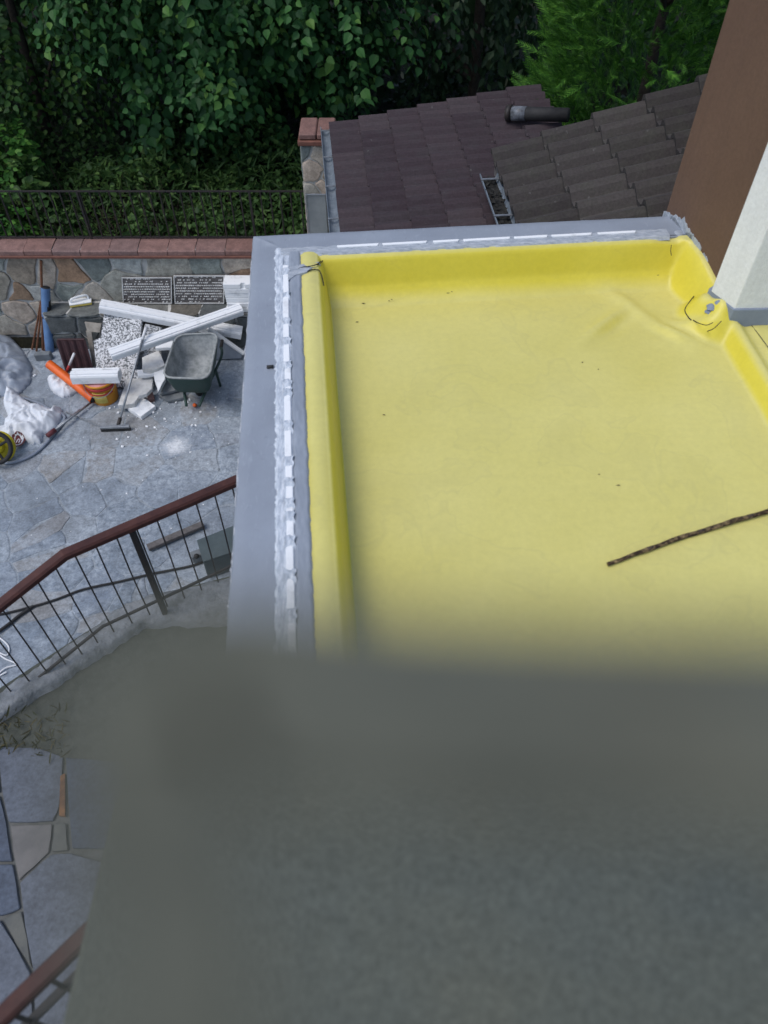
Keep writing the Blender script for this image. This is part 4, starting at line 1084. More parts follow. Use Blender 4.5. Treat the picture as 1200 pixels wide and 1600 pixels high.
# rusty rods and blue pipe against the wall
for i, (b_, t_, lab) in enumerate((((67, 547), (64, 407), 'tallest rusty brown rod leaning on the stone wall behind the blue pipe'), ((50, 546), (64, 470), 'leftmost of the short rusty rods fanned beside the blue pipe'), ((57, 549), (66, 462), 'middle short rusty rod fanned beside the blue pipe'), ((71, 549), (65, 455), 'short rusty rod standing directly against the blue pipe'))):
    a = P(b_[0], b_[1], .01); c = PY(t_[0], t_[1], WY - .045)
    o = tube('rusty_rod', [a, a.lerp(c, .5) + Vector((.004, 0, 0)), c], .014 if i == 0 else .012, M['rod'], None, 6); tag(o, lab, 'rod', 'rusty rods leaning by the blue pipe')
a, c = P(78, 549, .0), PY(71, 449, WY - .11)
bp = thing('blue_pipe', a, 'short blue plastic pipe with open top leaning against the stone wall', 'pipe')
pts = smoothpath([a, a.lerp(c, .5) + Vector((-.006, 0, 0)), a.lerp(c, .56) + Vector((-.012, 0, .0)), c], 4)
tube('pipe_shell', pts, .052, M['bluepipe'], bp, 14, False)
tube('pipe_bore', [c + (c - a).normalized() * -.35, c + (c - a).normalized() * .001], .047, M['black'], bp, 14)
o = obox('curb_block', P(68, 556, .05), (.19, .02, 0), (0, .07, 0), (0, 0, .10), M['slate'], None, .012); tag(o, 'small grey kerb block at the foot of the blue pipe', 'kerb')

# tarp covered heap, sacks
o, _ = mound('plastic_sheet', [(-90, 530), (-10, 522), (18, 528), (38, 548), (52, 575), (50, 600), (34, 616), (5, 622), (-60, 640), (-110, 600)], 0, .24, M['tarp'], 3.3, n=60, edge=.34, fold=.6, fs=5)
tag(o, 'crumpled grey plastic sheet draped over a heap beside the stone wall at left', 'sheet')
sk = thing('white_sack', P(50, 660, 0), 'large crumpled white woven sack with a dark red oval print on the paving', 'sack')
o, hz = mound('sack_body', [(10, 614), (24, 612), (40, 628), (62, 640), (82, 642), (98, 640), (99, 652), (90, 668), (78, 676), (68, 680), (66, 694), (52, 696), (36, 690), (18, 698), (2, 690), (-14, 700), (-20, 682), (4, 672), (14, 655), (6, 634)], 0, .20, M['sack'], 8.1, sk, n=64, edge=.11, fold=.5, fs=6.5)
def decal(cx_, cy_, rx, ry, name, mat, parent, hz, lift, z0=.15):
    c = P(cx_, cy_, z0); V = [], []; V = []; F = []
    for j in range(4):
        for i in range(16):
            a_ = 2 * math.pi * i / 16; x_, y_ = c.x + rx * j / 3 * math.cos(a_), c.y + ry * j / 3 * math.sin(a_); z = hz(x_, y_)
            V.append(Vector((x_, y_, (z if z else z0 - .1) + lift)))
    for j in range(3):
        for i in range(16): F.append((j * 16 + i, j * 16 + (i + 1) % 16, (j + 1) * 16 + (i + 1) % 16, (j + 1) * 16 + i))
    return mesh(name, V, F, mat, parent, True)
decal(24, 679, .066, .085, 'oval_print', M['emblem'], sk, hz, .004)
decal(24, 679, .050, .066, 'print_ring', M['sack'], sk, hz, .006)
decal(24, 679, .042, .056, 'print_centre', M['emblem'], sk, hz, .008)
for k_ in range(4):
    decal(17.5 + k_ * 4, 680, .0045, .03, 'print_letter', M['sack'], sk, hz, .011)
o, _ = mound('white_bag', [(74, 594), (88, 589), (104, 592), (122, 600), (124, 614), (112, 620), (98, 623), (84, 616), (78, 608)], 0, .14, M['sack'], 5.7, n=36, edge=.09, fold=.45, fs=9)
tag(o, 'small crumpled white bag lying under the orange tube', 'bag')

# orange tube
a, c = P(77, 569, .24), P(147, 624, .10)
ot = thing('orange_tube', (a.x, a.y, 0), 'bright orange plastic tube lying across the white bag beside the bucket', 'tube')
tube('tube_shell', [a, a.lerp(c, .97), c], .052, M['orange'], ot, 16, False)
tube('tube_end', [a, a + (c - a) * .004], .0515, M['orange'], ot, 16)
tube('tube_bore', [c - (c - a).normalized() * .3, c - (c - a).normalized() * .002], .046, M['black'], ot, 16)
tube('tube_collar', [c - (c - a).normalized() * .04, c - (c - a).normalized() * .005], .056, M['orange'], ot, 16, False)
tube('tube_prop', [P(96, 580, .17), P(96, 580, .0)], .02, M['rod'], ot, 6)
# bucket
bc = P(166, 622, 0)
bk = thing('orange_bucket', bc, 'orange plastic bucket with pale yellow label under the white foam offcut', 'bucket')
def lathe(name, c, prof, mat, parent, seg=28, a0=0, a1=2 * math.pi):
    V, F = [], []; full = abs(a1 - a0 - 2 * math.pi) < 1e-6; m = seg if full else seg + 1
    for r_, z_ in prof:
        for i in range(m):
            a = a0 + (a1 - a0) * i / seg; V.append(c + Vector((r_ * math.cos(a), r_ * math.sin(a), z_)))
    for j in range(len(prof) - 1):
        for i in range(seg): k = (i + 1) % m; F.append((j * m + i, j * m + k, (j + 1) * m + k, (j + 1) * m + i))
    return mesh(name, V, F, mat, parent, True)
lathe('bucket_body', bc, [(0, .002), (.138, .0), (.142, .01), (.16, .27), (.172, .275), (.172, .30), (.162, .302), (.156, .28), (.135, .02), (0, .015)], M['bucket'], bk)
lathe('bucket_band', bc, [(.1625, .225), (.166, .226), (.1685, .262), (.163, .263)], M['redband'], bk)
lathe('bucket_lid', bc, [(0, .292), (.150, .292), (.155, .285)], M['pink'], bk)
lathe('bucket_label', bc, [(.1475, .05), (.1515, .052), (.159, .195), (.157, .197)], M['label'], bk, 10, rad(-118), rad(-62))
lathe('label_band', bc, [(.1605, .165), (.1615, .166), (.163, .188), (.162, .189)], M['redband'], bk, 10, rad(-150), rad(-30))
hpts = [bc + Vector((.175 * math.cos(a), .175 * math.sin(a) - .02, .27 - .10 * math.sin((a - rad(180)) ))) for a in [rad(180 + 18 * k) for k in range(11)]]
tube('bucket_handle', hpts, .004, M['steel'], bk, 6)

def foam_beam(name, a, c, wd, th, label, cat='beam', roll=0.0, group=None):
    d = (c - a).normalized(); sd = Vector((-d.y, d.x, 0)).normalized(); sd = sd if sd.y > 0 else -sd
    u = d.cross(sd); u = u if u.z > 0 else -u
    q = Matrix.Rotation(roll, 3, d); sd = q @ sd; u = q @ u
    prof = [(-.5, -.5), (.5, -.5), (.5, .25), (.40, .25), (.40, .42), (.22, .42), (.20, .34), (.06, .34), (.04, .5), (-.30, .5), (-.33, .36), (-.44, .36), (-.5, .2)]
    o = extrude_profile(name, [(p_ * wd, h_ * th) for p_, h_ in prof], a, c, sd, u, M['foam'])
    return tag(o, label, cat, group)
foam_beam('foam_cornice', P(157, 477, .66), P(378, 519, .30), .15, .10, 'long white foam cornice lying lower, its right end beyond the wheelbarrow', 'cornice', .1, 'long white foam cornices')
foam_beam('foam_cornice', P(172, 554, .56), P(377, 482, .62), .13, .09, 'long white foam cornice crossing on top of the other, nearest the wheelbarrow tray', 'cornice', .25, 'long white foam cornices')
foam_beam('foam_cornice', P(113, 587, .375), P(187, 585, .375), .15, .12, 'short white grooved foam offcut lying over the orange bucket', 'cornice', .0)
# speckled insulation boards
def zlean(y_, y0, z0, y1, z1): return z0 + (z1 - z0) * (y_ - y0) / (y1 - y0)
def leaner(name, px_, y0, z0, y1, z1, th, mat, label, cat, group=None):
    o = plane_slab(name, [P(x_, y_, zlean(y_, y0, z0, y1, z1)) for x_, y_ in px_], th, mat, None, .003); return tag(o, label, cat, group)
leaner('speckled_board', [(163, 482), (222, 494), (219, 530), (206, 606), (153, 603), (146, 532), (158, 528)], 606, .03, 482, .60, .05, M['speckle'], 'large grey speckled insulation board with a notch leaning under the cornices', 'insulation board', 'grey speckled insulation boards')
leaner('speckled_board', [(226, 508), (252, 514), (252, 560), (222, 562)], 562, .10, 508, .50, .05, M['speckle'], 'small dark speckled insulation board leaning between broom handle and wheelbarrow', 'insulation board', 'grey speckled insulation boards')
leaner('speckled_board', [(190, 575), (218, 578), (216, 604), (188, 606)], 606, .05, 575, .20, .04, M['speckle'], 'low speckled insulation offcut lying behind the bucket', 'insulation board', 'grey speckled insulation boards')
leaner('broken_plank', [(132, 503), (158, 506), (156, 520), (136, 518)], 520, .42, 503, .53, .03, M['board'], 'broken beige plank, upper of the two left of the speckled board', 'plank')
leaner('broken_plank', [(134, 517), (143, 519), (151, 572), (145, 573)], 573, .04, 517, .44, .03, M['board'], 'narrow beige plank leaning along the left edge of the speckled board', 'plank')
# maroon ribbed tiles leaning
me = tile_mesh('ribbed_sheet', .36, .34, 4, .018, .02, M['maroon'])
mt = thing('maroon_tile', P(122, 578, 0), 'dark maroon ribbed tile leaning behind the orange tube', 'tile')
o = link('tile_sheet', me, None, mt)
b0, b1, t0_ = P(102, 580, .02), P(146, 580, .02), P(104, 534, .40)
yd = (b1 - b0).normalized(); xd = (t0_ - b0); Lx = xd.length; xd = (xd - yd * xd.dot(yd)).normalized(); zd = xd.cross(yd); zd = zd if zd.y < 0 else -zd
o.matrix_basis = Matrix(((xd.x * Lx / .36, yd.x, zd.x, b0.x), (xd.y * Lx / .36, yd.y, zd.y, b0.y), (xd.z * Lx / .36, yd.z, zd.z, b0.z), (0, 0, 0, 1)))
obox('tile_back', b0 + yd * .16 + xd * Lx / 2 - zd * .035, xd * Lx, yd * .31, zd * .03, M['maroon'], mt, .004)
a, c = P(103, 583, .10), P(116, 552, .33)
rs_ = thing('marker_stick', a, 'short red and white striped stick leaning above the orange tube', 'stick')
tube('red_end', [a, a.lerp(c, .4)], .015, M['redband'], rs_, 8); tube('white_end', [a.lerp(c, .4), c], .015, M['cord'], rs_, 8)

# loose foam offcuts
GF = 'white foam offcuts in front of the wheelbarrow'
def offcut(px_, z, th, label, mat='foam', name='foam_offcut', cat='foam offcut', group=GF):
    w3 = []
    for i in range(len(px_)):
        a, b_ = P(*px_[i], z), P(*px_[(i + 1) % len(px_)], z); w3 += [a, a.lerp(b_, .5) + Vector((rd.uniform(-.006, .006), rd.uniform(-.006, .006), 0))]
    o = slab(name, w3, th, M[mat], None, .004); tag(o, label, cat, group)
offcut([(198, 636), (219, 619), (243, 634), (220, 651)], .06, .055, 'square white foam offcut lying flat, nearest the broom head')
offcut([(200, 591), (238, 582), (239, 597), (224, 608), (210, 630), (184, 633)], .12, .06, 'long slanting white foam offcut beside the orange bucket', 'dirtyfoam')
offcut([(224, 604), (238, 597), (237, 607), (229, 615), (215, 619)], .17, .045, 'small dust-covered foam offcut resting on the slanting one', 'dirtyfoam')
offcut([(222, 558), (248, 547), (258, 570), (242, 577), (222, 577)], .26, .05, 'pale foam offcut lying beside the broom handle below the cornice', 'dirtyfoam')
offcut([(240, 580), (256, 572), (258, 592), (251, 604), (247, 612), (242, 596)], .22, .05, 'torn white foam offcut squeezed against the left side of the wheelbarrow')
offcut([(214, 578), (244, 575), (241, 584), (215, 587)], .20, .04, 'thin white foam strip between speckled board and torn offcut')
offcut([(242, 535), (270, 531), (268, 543), (243, 544)], .34, .04, 'narrow white foam strip behind the wheelbarrow under the cornice')
offcut([(246, 603), (260, 594), (284, 607), (250, 615)], .10, .03, 'grey slate piece leaning low by the wheelbarrow', 'slate', 'slate_piece', 'slate', None)
offcut([(248, 617), (282, 607), (292, 620), (262, 626)], .05, .035, 'flat dark slate slab on the paving before the wheelbarrow', 'slate', 'slate_piece', 'slate', None)
offcut([(228, 614), (238, 612), (241, 622), (231, 625)], .06, .05, 'small broken reddish brick lump among the foam offcuts', 'coping', 'brick_lump', 'brick', None)

# clear plastic triangle and angle profile behind the barrow
leaner('clear_sheet', [(324, 516), (336, 516), (379, 551), (377, 560), (335, 562)], 562, .02, 516, .40, .012, M['tarp'], 'pale triangular plastic sheet leaning right of the wheelbarrow', 'sheet')
a, c = P(326, 513, .46), P(381, 552, .10)
foam_beam('metal_angle', a, c, .05, .03, 'thin pale trim strip slanting down right of the wheelbarrow', 'trim strip', .2)

# wheelbarrow
wb = thing('wheelbarrow', P(297, 600, 0), 'dark green wheelbarrow with cement-coated tray standing empty among the foam offcuts', 'wheelbarrow')
RH = .52
rimc = [P(276, 524, RH + .06), P(341, 521, RH + .06), P(326, 592, RH), P(254, 590, RH)]     # far-left, far-right, near-right, near-left
def rrect(c4, k, z, shrink, n=5):
    c = sum(c4, Vector()) / 4; pts = []
    for i in range(4):
        p, a, b_ = c4[i], c4[i - 1], c4[(i + 1) % 4]
        d1, d2 = (a - p).normalized() * k, (b_ - p).normalized() * k
        for j in range(n):
            t = j / (n - 1); q = (p + d1) * (1 - t) ** 2 + p * 2 * t * (1 - t) + (p + d2) * t * t; pts.append(c + (q - c) * shrink + Vector((0, 0, z)))
    return pts
lv = [(1.0, 0), (.955, -.06), (.80, -.235), (.74, -.265), (.60, -.275)]
rings = [rrect(rimc, .12, z_, s_) for s_, z_ in lv]; n = len(rings[0])
V = [p for r in rings for p in r]; F = [(j * n + i, j * n + (i + 1) % n, (j + 1) * n + (i + 1) % n, (j + 1) * n + i) for j in range(len(rings) - 1) for i in range(n)]
F.append(tuple((len(rings) - 1) * n + i for i in range(n)))
mesh('tray_inside', V, F, M['concretecoat'], wb, True)
ro = [[p + Vector((0, 0, -.012)) for p in rrect(rimc, .12, z_, s_ + .03)] for s_, z_ in lv]
V = [p for r in ro for p in r]; mesh('tray_outside', V, F, M['greenpaint'], wb, True)
rp_ = rrect(rimc, .12, .004, 1.012); tube('tray_rim', rp_ + [rp_[0]], .013, M['rim'], wb, 8)
wcen = (rimc[0] + rimc[1]) / 2; ncen = (rimc[2] + rimc[3]) / 2; fw = (wcen - ncen); fw.z = 0; fw.normalize(); sdw = Vector((fw.y, -fw.x, 0))
for s_ in (-1, 1):
    tube('frame_tube', smoothpath([ncen + sdw * .07 * s_ - fw * .0 + Vector((0, 0, -.40)), ncen + sdw * .14 * s_ + fw * .25 + Vector((0, 0, -.31)), wcen + sdw * .22 * s_ - fw * .02 + Vector((0, 0, -.30)), wcen + sdw * .20 * s_ + fw * .12 + Vector((0, 0, -.26))], 4), .016, M['greenpaint'], wb, 8)
    tube('leg', smoothpath([wcen + sdw * .19 * s_ - fw * .22 + Vector((0, 0, -.31)), Vector((wcen.x, wcen.y, 0)) + sdw * .2 * s_ - fw * .2 + Vector((0, 0, .012))], 2), .016, M['greenpaint'], wb, 8)
    tube('grip', [wcen + sdw * .20 * s_ + fw * .11 + Vector((0, 0, -.265)), wcen + sdw * .20 * s_ + fw * .21 + Vector((0, 0, -.235))], .02, M['black'], wb, 8)
wc = Vector((ncen.x, ncen.y, 0)) + fw * .34 + Vector((0, 0, .112))
ty = [wc + fw * .082 * math.cos(a) + Vector((0, 0, .082 * math.sin(a))) for a in [2 * math.pi * k / 24 for k in range(25)]]
wh = tube('wheel', ty, .030, M['black'], wb, 10, False); tube('rim', [wc - sdw * .025, wc + sdw * .025], .06, M['rim'], wh, 16); tube('axle', [wc - sdw * .09, wc + sdw * .09], .01, M['steel'], wh, 8)
o = tube('orange_cup', [P(304, 633, 0), P(304, 633, .075)], [.024, .019], M['orange'], None, 12); tag(o, 'small orange plastic cup standing upside down on the paving in front of the wheelbarrow', 'cup')

# squeegee broom
hA, hB = P(158, 671, .03), P(204, 669, .03); hm = (hA + hB) / 2
bs_ = thing('floor_squeegee', hm, 'floor squeegee with long grey pole leaning over the foam offcuts', 'squeegee')
ax = (hB - hA); nn = Vector((-ax.y, ax.x, 0)).normalized()
obox('head_bar', hm + Vector((0, 0, .03)), ax, nn * .035, Vector((0, 0, .03)), M['steel'], bs_, .004)
obox('rubber_blade', hm + Vector((0, 0, .003)) - nn * .006, ax * 1.01, nn * .022, Vector((0, 0, .055)), M['black'], bs_, .002)
pt0, pt1 = P(184, 667, .05), P(228, 512, .72)
tube('pole', [pt0, pt0.lerp(pt1, .5), pt1], .0125, M['steel'], bs_, 8); tube('pole_socket', [pt0, pt0.lerp(pt1, .09)], .02, M['iron'], bs_, 8); tube('pole_grip', [pt0.lerp(pt1, .88), pt1 + (pt1 - pt0) * .004], .017, M['cord'], bs_, 8)
# long handled tool with red grip, thin steel rod
a, c = P(74, 681, .09), P(142, 629, .05)
lt = thing('long_handled_tool', a, 'grey steel shaft with dark red grip lying from the white sack towards the orange tube', 'tool')
tube('shaft', [a.lerp(c, .15), c], .012, M['steel'], lt, 8); tube('shaft', [a.lerp(c, .2) + Vector((.0, .035, 0)), a.lerp(c, .72) + Vector((0, .03, 0))], .009, M['steel'], lt, 8); tube('grip', [a, a.lerp(c, .17)], .027, M['emblem'], lt, 10)
o = tube('steel_rod', [P(104, 644, .015), P(162, 669, .015)], .010, M['steel'], None, 6); tag(o, 'thin steel rod on the paving reaching the squeegee head', 'rod')
# hose and reel
hpx = [(8, 724), (30, 720), (52, 710), (70, 695), (84, 678), (97, 662), (101, 652), (94, 644), (80, 640), (66, 632), (52, 627), (38, 622)]
o = tube('garden_hose', smoothpath([P(x_, y_, .025) for x_, y_ in hpx], 5), .016, M['hose'], None, 8); tag(o, 'grey garden hose curving around the white sack to the yellow reel', 'hose')
rc = P(-8, 700, .22)
hr_ = thing('hose_reel', P(-4, 715, 0), 'yellow hose reel with black rim cut off by the left edge', 'hose reel')
axr = Vector((.15, -.75, .62)).normalized(); u1 = axr.cross(Vector((0, 0, 1))).normalized(); u2 = axr.cross(u1)
circ = lambda r_, off=0: [rc + axr * off + (u1 * math.cos(2 * math.pi * k / 32) + u2 * math.sin(2 * math.pi * k / 32)) * r_ for k in range(33)]
tube('rim', circ(.155), .024, M['black'], hr_, 10, False)
tube('disc', [rc - axr * .12, rc - axr * .10], .17, M['yellowplastic'], hr_, 24)
tube('drum', [rc - axr * .10, rc + axr * .0], .07, M['yellowplastic'], hr_, 20)
for k_ in range(4):
    a = k_ * math.pi / 2 + .4; d = u1 * math.cos(a) + u2 * math.sin(a); tube('spoke', [rc, rc + d * .15], .014, M['black'], hr_, 6)
tube('foot', [rc - axr * .1, Vector((rc.x + .02, rc.y + .02, .01))], .03, M['yellowplastic'], hr_, 8)

# things seen through the stair railing
a, c = P(231, 856, .05), P(318, 819, .05); d = (c - a); nn = Vector((-d.y, d.x, 0)).normalized()
o = obox('dark_plank', (a + c) / 2, d, nn * .07, Vector((0, 0, .04)), M['darkboard'], None, .004); tag(o, 'dark narrow plank lying on the patio behind the railing', 'plank')
q = [P(308, 846, .26), P(368, 822, .26), P(372, 862, .26), P(318, 880, .26)]
gb_ = thing('green_crate', (q[0] + q[2]) / 2 - Vector((0, 0, .25)), 'dark grey-green crate lying behind the railing against the house wall', 'crate')
M['cratepaint'] = simple('grey_green_crate', (.075, .10, .105), (.055, .075, .08), 8, .6)
slab('crate_body', q, .24, M['cratepaint'], gb_, .008); slab('crate_lid', [c_ + Vector((0, 0, .022)) for c_ in q], .02, M['cratepaint'], gb_, .004)
o = obox('valve_box', P(307, 869, .08), (.09, .04, 0), (-.03, .07, 0), (0, 0, .10), M['slate'], None, .008); tag(o, 'small grey valve box beside the green crate', 'box')
tube('valve_eye', [P(307, 869, .128), P(307, 869, .137)], .025, M['black'], o, 12)
o = tube('black_cable', smoothpath([P(x_, y_, .02) for x_, y_ in ((-60, 968), (0, 960), (50, 948), (90, 936), (130, 921), (190, 908), (240, 896), (300, 884), (330, 872))], 4), .012, M['black'], None, 6); tag(o, 'long black cable snaking over the patio behind the railing', 'cable', 'black cables behind the railing')
o = tube('black_cable', smoothpath([P(x_, y_, .025) for x_, y_ in ((-60, 1020), (0, 985), (30, 962), (52, 947))], 4), .016, M['black'], None, 6); tag(o, 'short thick black cable joining the long one at the left edge', 'cable', 'black cables behind the railing')
cpx = [(-20, 985), (4, 1000), (14, 1012), (10, 1024), (-8, 1016), (6, 1028), (26, 1038), (8, 1044), (-10, 1060), (10, 1050)]
o = tube('string_tangle', smoothpath([P(x_, y_, .015 + .006 * (i % 2)) for i, (x_, y_) in enumerate(cpx)], 5), .007, M['cord'], None, 6); tag(o, 'tangle of white string on the patio at the left edge behind the railing', 'string')
# crumbs and chips on the paving
bm = bmesh.new()
for k_ in range(150):
    x_, y_ = rd.uniform(0, 372), rd.uniform(600, 860)
    if rd.random() < .75: x_, y_ = rd.gauss(255, 50), rd.gauss(655, 32)
    if x_ > 372: continue
    p = P(x_, y_, .010); s_ = rd.uniform(.0025, .007) if rd.random() < .85 else rd.uniform(.007, .015); r_ = [rd.uniform(.6, 1.3) for _ in range(4)]
    vv = [bm.verts.new(p + Vector(c_) * s_) for c_ in ((-r_[0], -r_[1], 0), (r_[2], -r_[3], 0), (r_[1], r_[0], 0), (-r_[3], r_[2], 0))]; t_ = bm.verts.new(p + Vector((0, 0, s_ * .9)))
    for q_ in range(4): bm.faces.new((vv[q_], vv[(q_ + 1) % 4], t_))
for k_ in range(60):
    p = P(rd.gauss(225, 40), rd.gauss(612, 22), .012); s_ = rd.uniform(.010, .026); a_ = rd.uniform(0, 6.28)
    q4 = [Vector((math.cos(a_ + t_ + rd.uniform(-.4, .4)), math.sin(a_ + t_ + rd.uniform(-.4, .4)), 0)) * s_ * rd.uniform(.5, 1.2) for t_ in (0, 1.57, 3.14, 4.71)]
    prism_bm(bm, [p + v_ for v_ in q4], [p + v_ * .85 + Vector((0, 0, s_ * .8)) for v_ in q4])
o = bm_obj('foam_crumbs', bm, M['foam'], None, False, 'stuff'); tag(o, 'white foam and plaster crumbs scattered over the paving', 'crumbs')

# ============================================================ TREES AND UNDERGROWTH
def tree(name, base_, top_, r0, label, cat='tree', group=None, limbs=6, spread=1.2):
    t = thing(name, base_, label, cat, group); base_, top_ = Vector(base_), Vector(top_)
    bm = bmesh.new()
    m1 = base_.lerp(top_, .4) + Vector((R.uniform(-.12, .12), R.uniform(-.12, .12), 0)); path = smoothpath([base_ - Vector((0, 0, .2)), m1, top_], 5)
    tube_bm(bm, path, [r0 * (1 - .8 * i / (len(path) - 1)) for i in range(len(path))], 9)
    for k in range(limbs):
        q = path[int(len(path) * R.uniform(.25, .9))]; a = R.uniform(0, 6.28); e = q + Vector((math.cos(a) * spread, math.sin(a) * spread, R.uniform(.2, .9)))
        lp = smoothpath([q, q.lerp(e, .5) + Vector((0, 0, .15)), e], 3); tube_bm(bm, lp, [r0 * .35 * (1 - .8 * i / (len(lp) - 1)) for i in range(len(lp))], 6)
    bm_obj('trunk', bm, M['bark'], t, True); return t
def gz(x_, y_): return .55 + .06 * (y_ - 8)
# hazel with big round leaves
hz_t = tree('hazel_tree', (-1.9, 10.9, gz(-1.9, 10.9)), (-1.9, 10.8, 5.4), .12, 'large hazel tree with big round dark green leaves hanging over the iron fence')
parts = [crown_twigs((-2.05, 10.7, 3.0), (1.6, 1.25, 1.95), 820, 12, .50, .35, .6, .28, 1), crown_twigs((-.75, 10.4, 3.15), (1.05, 1.0, 1.05), 230, 12, .5, .3, .6, .3, 2),
         crown_twigs((-2.6, 10.3, 3.55), (1.25, 1.0, .95), 230, 12, .5, .3, .6, .3, 4), crown_twigs((-1.6, 10.9, 5.0), (2.2, 1.8, 1.2), 260, 12, .5, .3, .5, .3, 6)]
pos, yd_, nn_ = (np.concatenate([p[i] for p in parts]) for i in range(3))
siz = np.clip(NR.normal(.082, .026, len(pos)), .03, .14)
x_, y_, z_ = leaf_frames(pos, yd_, nn_)
# the 300 leaves that show nearest become parts of their own
rel = pos - np.array((0, 0, CAM_H)); dep = rel[:, 1] * cp - rel[:, 2] * sp; upv = rel[:, 1] * sp + rel[:, 2] * cp
pxx = 600 + FPX * rel[:, 0] / dep; pyy = 800 - FPX * upv / dep
ok = (pxx > 0) & (pxx < 1200) & (pyy > 0) & (pyy < 340)
score = np.where(ok, dep - siz * 22, 1e9); near = np.argsort(score)[:300]; rest = np.setdiff1d(np.arange(len(pos)), near)
leaf_cloud('crown', pos[rest], yd_[rest], nn_[rest], siz[rest], LEAF, LEAFF, M['hazel'], hz_t)
lme = bpy.data.meshes.new('leaf'); lme.from_pydata([tuple(v_) for v_ in LEAF], [], LEAFF); lme.materials.append(M['hazel'])
for i in near:
    o = link('leaf', lme, None, hz_t); s_ = siz[i]
    o.matrix_basis = Matrix(((x_[i][0] * s_, y_[i][0] * s_, z_[i][0] * s_, pos[i][0]), (x_[i][1] * s_, y_[i][1] * s_, z_[i][1] * s_, pos[i][1]), (x_[i][2] * s_, y_[i][2] * s_, z_[i][2] * s_, pos[i][2]), (0, 0, 0, 1)))
# smaller-leaved tree at left
lt_t = tree('young_tree', (-4.6, 10.6, gz(-4.6, 10.6)), (-4.5, 10.6, 5.0), .09, 'smaller-leaved green tree at the upper left beside the hazel')
parts = [crown_twigs((-4.75, 10.4, 3.2), (1.35, 1.1, 1.9), 520, 13, .45, .2, .5, .3, 11), crown_twigs((-4.3, 10.8, 5.0), (1.8, 1.5, 1.2), 120, 12, .45, .2, .5, .3, 12)]
pos, yd_, nn_ = (np.concatenate([p[i] for p in parts]) for i in range(3))
leaf_cloud('crown', pos, yd_, nn_, NR.uniform(.045, .085, len(pos)), LEAF, LEAFF, M['smallleaf'], lt_t)
# dark tree behind the roofs
dk_t = tree('laurel_tree', (1.25, 11.2, gz(1, 11.2)), (1.2, 11.2, 5.4), .11, 'dark laurel tree with narrow hanging leaves in shade behind the low tiled roof')
parts = [crown_twigs((1.15, 11.0, 3.35), (1.35, 1.2, 1.5), 230, 10, .42, .5, .5, .3, 21), crown_twigs((.6, 11.2, 5.2), (2.2, 1.6, 1.2), 130, 10, .42, .4, .5, .3, 22)]
pos, yd_, nn_ = (np.concatenate([p[i] for p in parts]) for i in range(3))
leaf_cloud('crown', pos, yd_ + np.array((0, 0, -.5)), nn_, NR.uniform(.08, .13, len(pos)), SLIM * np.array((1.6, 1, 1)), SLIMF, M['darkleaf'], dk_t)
# conifer
cf = tree('conifer', (2.55, 8.3, .5), (2.55, 8.3, 6.0), .10, 'feathery bright green conifer rising behind the grey tiled roof', 'tree', None, 3, .6)
n = 9500; d = rvec(n); d /= np.linalg.norm(d, axis=1, keepdims=True); d[:, 2] = NR.uniform(-1, 1, n)
hgt = 1.0 + NR.random(n) * 5.2; lump = np.array([mnoise.noise(Vector((a[0] * 2, a[1] * 2, h * 1.2))) for a, h in zip(d, hgt)])
rr_ = 1.17 * (1 - (hgt / 7.5) ** 2.2) * (.62 + .38 * NR.random(n) ** .5) * (1 + .28 * lump)
ang = np.arctan2(d[:, 1], d[:, 0]); outv = np.stack([np.cos(ang), np.sin(ang), np.zeros(n)], 1)
pos = np.array((2.55, 8.3, 0)) + outv * rr_[:, None] + np.array((0, 0, 1)) * hgt[:, None]
yd_ = outv * .85 + np.array((0, 0, .55)) + rvec(n, .35); nn_ = rvec(n, .7) + np.array((0, 0, .5)) - outv * .3
leaf_cloud('crown', pos, yd_, nn_, NR.uniform(.13, .30, n), SPRAY * np.array((.8, 1, 1)), SPRAYF, M['conifer'], cf)
# wood behind, one dark mass
n = 15000
pos = np.stack([NR.uniform(-9, 7, n), NR.uniform(11.4, 14.5, n), NR.uniform(.7, 6.5, n)], 1)
keep = np.array([mnoise.noise(Vector(p * .8)) > -.15 for p in pos]); pos = pos[keep]; n = len(pos)
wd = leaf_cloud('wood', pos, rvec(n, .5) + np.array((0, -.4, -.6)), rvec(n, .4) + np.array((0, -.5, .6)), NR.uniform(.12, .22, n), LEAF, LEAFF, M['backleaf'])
tag(wd, 'dark shaded mass of woodland foliage behind the garden trees', 'wood')
# undergrowth
def ground_leaves(name, n, x0, x1, y0, y1, h, size, mat, label, cat, tm=LEAF, tf=LEAFF, hill=.5):
    xx, yy = NR.uniform(x0, x1, n), NR.uniform(y0, y1, n)
    hh = np.array([max(0, .55 + mnoise.noise(Vector((a * 1.6, b_ * 1.6, 6)))) for a, b_ in zip(xx, yy)])
    zz = .55 + .06 * (yy - 8) + hh * h * NR.random(n) ** .7 + (yy - y0) / (y1 - y0) * hill
    pos = np.stack([xx, yy, zz], 1)
    o = leaf_cloud(name, pos, rvec(n, .6) + np.array((0, -.3, .1)), rvec(n, .35) + np.array((0, -.35, .9)), NR.uniform(*size, n), tm, tf, mat); tag(o, label, cat); return o
ground_leaves('undergrowth', 9000, -6.5, -.9, 8.12, 10.2, .6, (.035, .075), M['ivy'], 'low ivy and weeds growing behind the iron fence', 'undergrowth')
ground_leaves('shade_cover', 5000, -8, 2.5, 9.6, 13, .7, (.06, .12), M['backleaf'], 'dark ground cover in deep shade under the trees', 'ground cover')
ground_leaves('grass_tufts', 2600, -6.2, -.9, 8.12, 9.6, .5, (.09, .2), M['ivy'], 'thin grassy tufts among the ivy behind the iron fence', 'grass', SLIM * np.array((.5, 1, 1)), SLIMF)
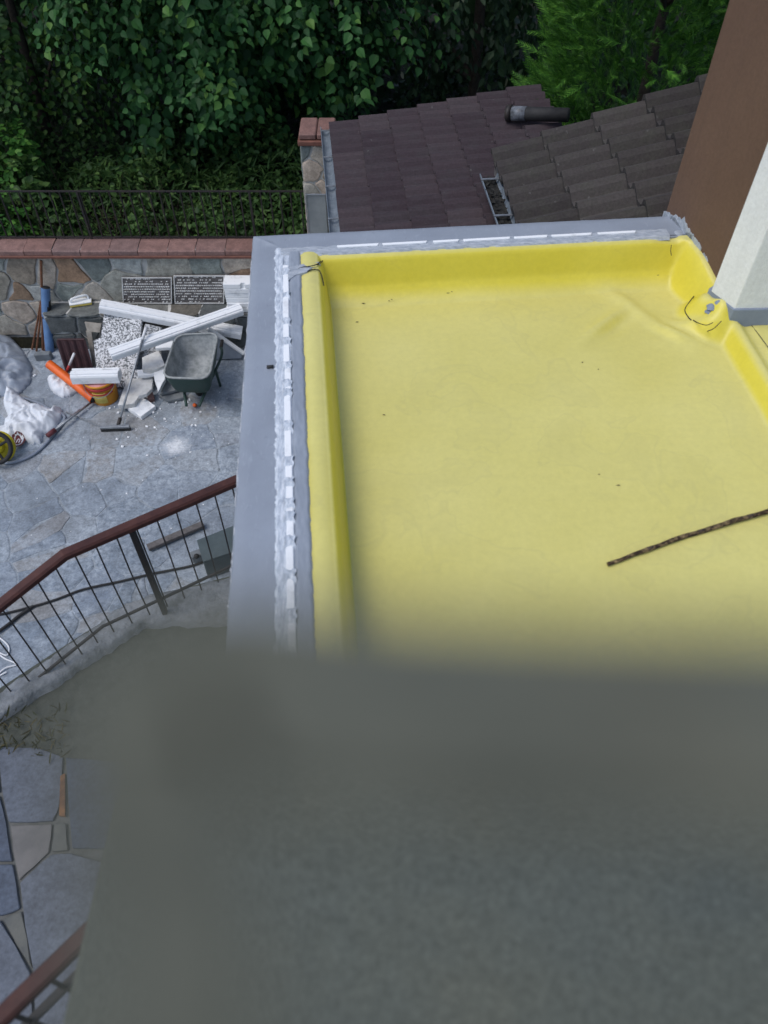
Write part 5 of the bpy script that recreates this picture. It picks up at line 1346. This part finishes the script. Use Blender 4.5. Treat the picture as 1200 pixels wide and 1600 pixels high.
def bush(c, r, n, mat, label, size, sd_):
    t = thing('bush', (c[0], c[1], gz(c[0], c[1])), label, 'bush')
    p_, y2, n2 = crown_twigs(c, r, n, 8, .16, -.2, .5, .3, sd_)
    leaf_cloud('foliage', p_, y2, n2, NR.uniform(*size, len(p_)), LEAF, LEAFF, mat, t)
    bm = bmesh.new()
    for k in range(5):
        a = R.uniform(0, 6.28); tube_bm(bm, [(c[0], c[1], gz(c[0], c[1]) - .1), (c[0] + math.cos(a) * r[0] * .6, c[1] + math.sin(a) * r[1] * .6, c[2] + r[2] * .3)], [.012, .004], 5)
    bm_obj('stem', bm, M['bark'], t)
c = PY(8, 232, 9.3); bush((c.x, c.y, c.z), (.30, .3, .24), 60, M['bright'], 'bright green leafy bush at the left edge behind the fence', (.04, .075), 31)
c = PY(-4, 335, 8.4); bush((c.x, c.y, c.z), (.22, .22, .28), 50, M['bright'], 'small bright green bush low at the left edge close to the fence', (.03, .06), 32)
c = PY(20, 285, 8.9); bush((c.x, c.y, c.z), (.35, .3, .25), 50, M['ivy'], 'bluish dark bush between the two bright ones at the left edge', (.05, .10), 33)
# dry stems tangled behind the fence
bm = bmesh.new()
for k in range(170):
    x_ = R.gauss(-3.1, .75); y_ = R.uniform(8.15, 9.0); z0 = gz(x_, y_); a = Vector((x_, y_, z0)); b_ = a + Vector((R.uniform(-.25, .25), R.uniform(-.2, .2), R.uniform(.3, .85)))
    tube_bm(bm, [a, a.lerp(b_, .5) + Vector((R.uniform(-.05, .05), 0, .03)), b_], [.005, .004, .002], 4)
o = bm_obj('dry_stems', bm, M['twig'], None, False, 'stuff'); tag(o, 'tangle of dry brown stems in the undergrowth behind the fence', 'stems')
# weeds between stair wall and landing
n = 190
pp = [P(R.uniform(-60, 115), R.uniform(1110, 1185), 1.6) for _ in range(n)]
pos = np.array([tuple(p) for p in pp]) + np.stack([np.zeros(n), np.zeros(n), NR.uniform(-.02, .05, n)], 1)
M['dryweed'] = leafmat('dry_weed', [(0, (.05, .06, .025)), (.6, (.09, .085, .04)), (1, (.16, .13, .06))])
o = leaf_cloud('weeds', pos, rvec(n, .8) + np.array((0, 0, .5)), rvec(n, .5) + np.array((0, 0, .5)), NR.uniform(.03, .09, n), SLIM * np.array((.45, 1, 1)), SLIMF, M['dryweed']); tag(o, 'dry yellow-green weeds along the edge of the stone landing', 'weeds')

for o in list(ROOTS) + [patio]:
    if '_loc' in o.keys(): del o['_loc']
